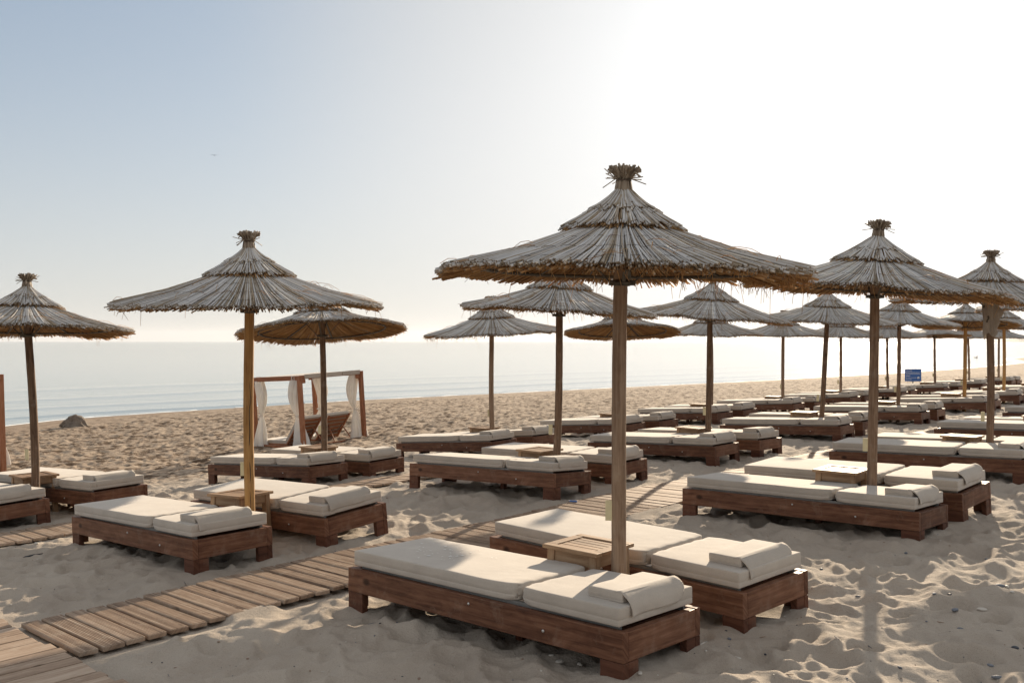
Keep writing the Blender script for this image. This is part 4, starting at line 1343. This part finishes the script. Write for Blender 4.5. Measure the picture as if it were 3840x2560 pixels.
def bird():
    root = empty('bird', Matrix.Translation(((804 - 1920) / 3500 * 90, 90, 1.49 + (1278 - 581) / 3500 * 90)) @ Matrix.Rotation(.4, 4, 'Z'))
    tag(root, 'small dark bird gliding in the sky at upper left', 'bird')
    mb = MB(); mb.tube([(0, -.17, 0), (0, -.13, .005), (0, -.05, .01), (0, .05, .005), (0, .14, 0), (0, .22, 0)], [.008, .026, .042, .036, .018, .004], 10)
    mb.build('body', M_feather, root)
    for s in (-1, 1):
        bm = bmesh.new(); top, bot = [], []
        for i in range(9):
            t = i / 8; x = s * (.03 + .34 * t); z = .02 + .035 * math.sin(t * 2.6) - .015 * t
            c = .085 * (1 - t) ** .6 + .006; y0 = -.05 + .06 * t * t
            top.append([bm.verts.new((x, y0, z)), bm.verts.new((x, y0 + c * .5, z + .008 * (1 - t))), bm.verts.new((x, y0 + c, z))])
            bot.append([bm.verts.new((x, y0, z - .004)), bm.verts.new((x, y0 + c * .5, z - .002)), bm.verts.new((x, y0 + c, z - .004))])
        for i in range(8):
            for k in range(2):
                bm.faces.new([top[i][k], top[i + 1][k], top[i + 1][k + 1], top[i][k + 1]]); bm.faces.new([bot[i][k], bot[i][k + 1], bot[i + 1][k + 1], bot[i + 1][k]])
            bm.faces.new([top[i][0], bot[i][0], bot[i + 1][0], top[i + 1][0]]); bm.faces.new([top[i][2], top[i + 1][2], bot[i + 1][2], bot[i][2]])
        bmesh.ops.recalc_face_normals(bm, faces=bm.faces[:])
        me = bpy.data.meshes.new('wing'); bm.to_mesh(me); bm.free(); me.materials.append(M_feather); link('wing', me, root)
bird()

def skin_body(name, pts, edges, material):
    me = bpy.data.meshes.new(name); me.from_pydata([p[:3] for p in pts], edges, [])
    o = bpy.data.objects.new(name, me); COL.objects.link(o)
    sk = o.modifiers.new('skin', 'SKIN'); o.modifiers.new('sub', 'SUBSURF').levels = 2; o.modifiers[-1].render_levels = 2
    for i, p in enumerate(pts):
        me.skin_vertices[0].data[i].radius = (p[3], p[3])
    me.skin_vertices[0].data[0].use_root = True
    dg = bpy.context.evaluated_depsgraph_get(); dg.update()
    out = bpy.data.meshes.new_from_object(o.evaluated_get(dg)); bpy.data.objects.remove(o)
    out.materials.clear(); out.materials.append(material)
    for p in out.polygons: p.use_smooth = True
    return out
def swimmer():
    D = 178.0; x = (3663 - 1920) / 3500 * D
    pts = [(0, 0, -.35, .15), (0, 0, -.12, .17), (0, 0, .02, .13), (0, 0, .10, .055), (0, 0, .17, .075), (0, 0, .25, .085), (0, 0, .32, .06),
           (.17, 0, .0, .065), (.33, -.04, -.02, .045), (.52, -.10, .015, .035), (.60, -.12, .02, .022),
           (-.17, 0, -.02, .065), (-.28, .05, -.15, .045), (-.34, .1, -.28, .032)]
    ed = [(0, 1), (1, 2), (2, 3), (3, 4), (4, 5), (5, 6), (2, 7), (7, 8), (8, 9), (9, 10), (2, 11), (11, 12), (12, 13)]
    root = empty('person', Matrix.Translation((x, D, SEA_Z + .03)) @ Matrix.Rotation(.2, 4, 'Y') @ Matrix.Rotation(2.6, 4, 'Z'))
    tag(root, 'dark swimmer with head and shoulder out of the bright water at right', 'person')
    link('body', skin_body('body', pts, ed, M_skin), root)
    mb = MB(); mb.tube([(0, .01, .24), (0, .015, .30), (0, .01, .345), (0, 0, .36)], [.088, .086, .055, .01], 12); mb.build('hair', M_hair, root)
swimmer()

def shirt():
    px, py = ROWS[0][2]; z0 = gz(px, py)
    bm = bmesh.new(); n, m = 60, 34; rows = []
    for j in range(m + 1):
        t = j / m; row = []
        for i in range(n):
            a = 2 * math.pi * i / n
            # a shirt slung over the bracket: wide at mid height, two ragged tails
            r = .050 + .020 * math.sin(t * 3.0) + .013 * math.sin(a * 3 + t * 5) + .008 * math.sin(a * 7 - t * 9)
            right = max(0, math.cos(a)) ** 2
            r += right * (.045 * math.sin(math.pi * min(t * 1.5, 1)) ** .7 + .014 * math.sin(t * 22) * (t > .2))
            drop = .44 + .028 * math.cos(a * 2 + .8) + .022 * math.sin(a * 3)
            zz = RIM + .06 - t * drop - .03 * right * (1 - t)
            row.append(bm.verts.new((r * math.cos(a), r * math.sin(a), zz)))
        rows.append(row)
    for j in range(m):
        for i in range(n):
            f = bm.faces.new([rows[j][i], rows[j][(i + 1) % n], rows[j + 1][(i + 1) % n], rows[j + 1][i]]); f.smooth = True
    me = bpy.data.meshes.new('hanging_shirt'); bm.to_mesh(me); bm.free(); me.materials.append(M_cloth)
    o = link('hanging_shirt', me, None, Matrix.Translation((px + .016, py, z0)))
    tag(o, 'crumpled grey shirt hung around the top of a parasol pole at right', 'shirt')
    mb = MB()
    pts = [Vector((-.052 + .010 * math.sin(k * 1.1), -.058, RIM - .16 - k * .014)) for k in range(6)]
    mb.tube(pts, .009, 6); mb.build('dark_mark', M_iron, o)
shirt()

def unproject(px, py, dz=0):
    y = 8.0
    for _ in range(30): 
        x = (px - 1920) / 3500 * y; z = gz(x, y) + dz
        y = .5 * y + .5 * 3500 * (CAM_H - z) / (py - 1278)
    return (px - 1920) / 3500 * y, y, gz((px - 1920) / 3500 * y, y)
x, y, z = unproject(2150, 1878, .03)
mb = MB(); mb.box((0, 0, .008), (.075, .024, .013), bevel=.004); lt = mb.build('lighter', M_blue, None, Matrix.Translation((x, y, z + .026)) @ Matrix.Rotation(-.2, 4, 'Z'))
tag(lt, 'small blue plastic lighter lying on the main boardwalk', 'lighter')
mb = MB(); mb.box((-.042, 0, .009), (.010, .020, .012), bevel=.002); mb.build('lighter_head', M_rail, lt)

# pebbles
def pebble_mesh(seed, m):
    rg = random.Random(seed); bm = bmesh.new(); bmesh.ops.create_icosphere(bm, subdivisions=3, radius=1)
    sx, sy, sz = rg.uniform(1.1, 1.7), rg.uniform(.8, 1.0), rg.uniform(.4, .7)
    for v in bm.verts:
        n = float(vnoise(np.array(v.co.x * 1.3 + seed * 3), np.array(v.co.y * 1.3 + v.co.z), seed)) - .5
        v.co = Vector((v.co.x * sx, v.co.y * sy, v.co.z * sz)) * (1 + .25 * n)
    me = bpy.data.meshes.new('pebble'); bm.to_mesh(me); bm.free()
    for p in me.polygons: p.use_smooth = True
    me.materials.append(m); return me
M_peb = [plain('blue_grey_pebble', (.12, .13, .15), .6, 0, .25, 60), plain('pale_pebble', (.50, .46, .40), .6, 0, .15, 60), plain('brown_pebble', (.24, .16, .11), .6, 0, .25, 60), plain('black_pebble', (.03, .035, .045), .5, 0, .3, 60)]
PW = ['blue-grey', 'pale', 'brown', 'black']
PM = [[pebble_mesh(i * 4 + k, M_peb[i]) for k in range(3)] for i in range(4)]
# (photo x, photo y, kind, half length in metres, what sets it apart)
PEB = [(3750, 2200, 0, .024, 'large blue-grey pebble in the sunlit sand near the right edge'), (3776, 2195, 1, .016, 'pale pebble touching the right of the large blue-grey one'),
 (3684, 2278, 1, .022, 'round pale pebble standing on a sand crest at lower right'), (3581, 2307, 0, .020, 'flat grey pebble in sunlit sand left of the round pale one'),
 (3602, 2345, 0, .017, 'dark grey pebble just below the flat grey pebble'), (3106, 2341, 1, .028, 'long flat pale stone near the foreground lounger leg at right'),
 (3338, 2158, 1, .020, 'pale oval pebble in the shaded hollow behind the foreground sand'), (3806, 2433, 3, .017, 'dark blue pebble at the lower right edge'),
 (3503, 2240, 0, .014, 'small grey pebble in the middle of the right foreground'), (3561, 2234, 3, .012, 'small black pebble in the middle of the right foreground'),
 (3397, 2062, 0, .014, 'small grey pebble in shade below the right lounger row'), (3714, 2493, 0, .016, 'grey pebble at the bottom right, lowest but one'),
 (3740, 2525, 0, .020, 'flat blue-grey pebble lowest at the bottom right'), (2735, 2388, 0, .013, 'blue-grey pebble beside the second lounger leg'),
 (2763, 2459, 1, .022, 'white curved shell piece in shade right of the front lounger'), (2100, 2466, 1, .024, 'pale oval pebble in shade under the closest lounger'),
 (2175, 2468, 1, .016, 'pale grey pebble right of the oval one under the closest lounger'), (2068, 2455, 1, .012, 'little pale pebble left of the oval one under the closest lounger'),
 (2400, 2548, 1, .016, 'cream pebble at the foot of the closest lounger leg'), (136, 2046, 1, .018, 'white pebble in the sand left of the left front lounger'),
 (3796, 2237, 1, .014, 'half buried pale pebble at the right edge'), (3470, 2353, 3, .010, 'tiny dark pebble below the grey ones at right'), (3080, 2125, 0, .013, 'grey pebble right of the second lounger head'),
 (3700, 2074, 0, .016, 'blue-grey pebble in shade at the far right')]
for k, (px, py, kd, s, lab) in enumerate(PEB):
    x, y, z = unproject(px, py)
    o = link('pebble', PM[kd][k % 3], None, Matrix.Translation((x, y, lz(x, y) + s * .22)) @ Matrix.Rotation(k * 1.3, 4, 'Z') @ Matrix.Scale(s * .8, 4))
    tag(o, lab, 'pebble', 'loose pebbles on the sand')
# fine shell grit, twigs and small stones nobody could count
rg = np.random.default_rng(77)
n = 2600
ys = 2.6 + 15 * rg.uniform(0, 1, n) ** 1.5; xs = (rg.uniform(-.58, .58, n)) * ys
uu, vv = uv_of(xs, ys)
keep = ~(((vv > 4.8) & (vv < 5.8) & (uu > 1.8)) | ((uu < 1.95) & (vv < 5.9)) | ((vv > 8.5) & (vv < 9.25)))
xs, ys = xs[keep], ys[keep]; n = len(xs); zs = land(xs, ys)
ico = bmesh.new(); bmesh.ops.create_icosphere(ico, subdivisions=1, radius=1)
iv = np.array([v.co[:] for v in ico.verts]); ifc = np.array([[v.index for v in f.verts] for f in ico.faces]); ico.free()
sc = rg.gamma(2.0, .0011, n) + .0012
el = np.stack([rg.uniform(.8, 2.2, n), rg.uniform(.6, 1.1, n), rg.uniform(.35, .7, n)], -1) * sc[:, None]
el[: n // 9, 0] *= 5; el[: n // 9, 1] *= .4
aa = rg.uniform(0, 6.28, n)
vx = iv[None, :, :] * el[:, None, :]
c, s = np.cos(aa)[:, None], np.sin(aa)[:, None]
V = np.stack([vx[..., 0] * c - vx[..., 1] * s + xs[:, None], vx[..., 0] * s + vx[..., 1] * c + ys[:, None], vx[..., 2] + zs[:, None] + .001], -1).reshape(-1, 3)
F = (ifc[None, :, :] + (np.arange(n) * len(iv))[:, None, None]).reshape(-1, 3)
mi = np.repeat(rg.choice(4, n, p=[.25, .3, .3, .15]), len(ifc))
go = link('grit', np_mesh('grit', V, F.ravel(), np.full(len(F), 3), M_peb, mi))
tag(go, 'scattered grit, shell bits and twigs on the sand', 'grit', kind='stuff')

# ------------------------------------------------------------------ sea air
bm = bmesh.new(); bmesh.ops.create_cube(bm, size=1)
for v in bm.verts: v.co = Vector((v.co.x * 31000, v.co.y * 31000, (v.co.z + .5) * 190 - 25))
me = bpy.data.meshes.new('haze'); bm.to_mesh(me); bm.free()
m = bpy.data.materials.new('haze_air'); m.use_nodes = True; nt = m.node_tree
nt.nodes.remove(nt.nodes['Principled BSDF'])
pv = nt.nodes.new('ShaderNodeVolumePrincipled'); pv.inputs['Color'].default_value = (.93, .95, 1, 1); pv.inputs['Density'].default_value = .00003; pv.inputs['Anisotropy'].default_value = .4
nt.links.new(pv.outputs[0], nt.nodes['Material Output'].inputs['Volume'])
me.materials.append(m)
tag(link('haze', me), 'pale morning haze over the beach and the bay', kind='stuff')
scene.cycles.volume_bounces = 0
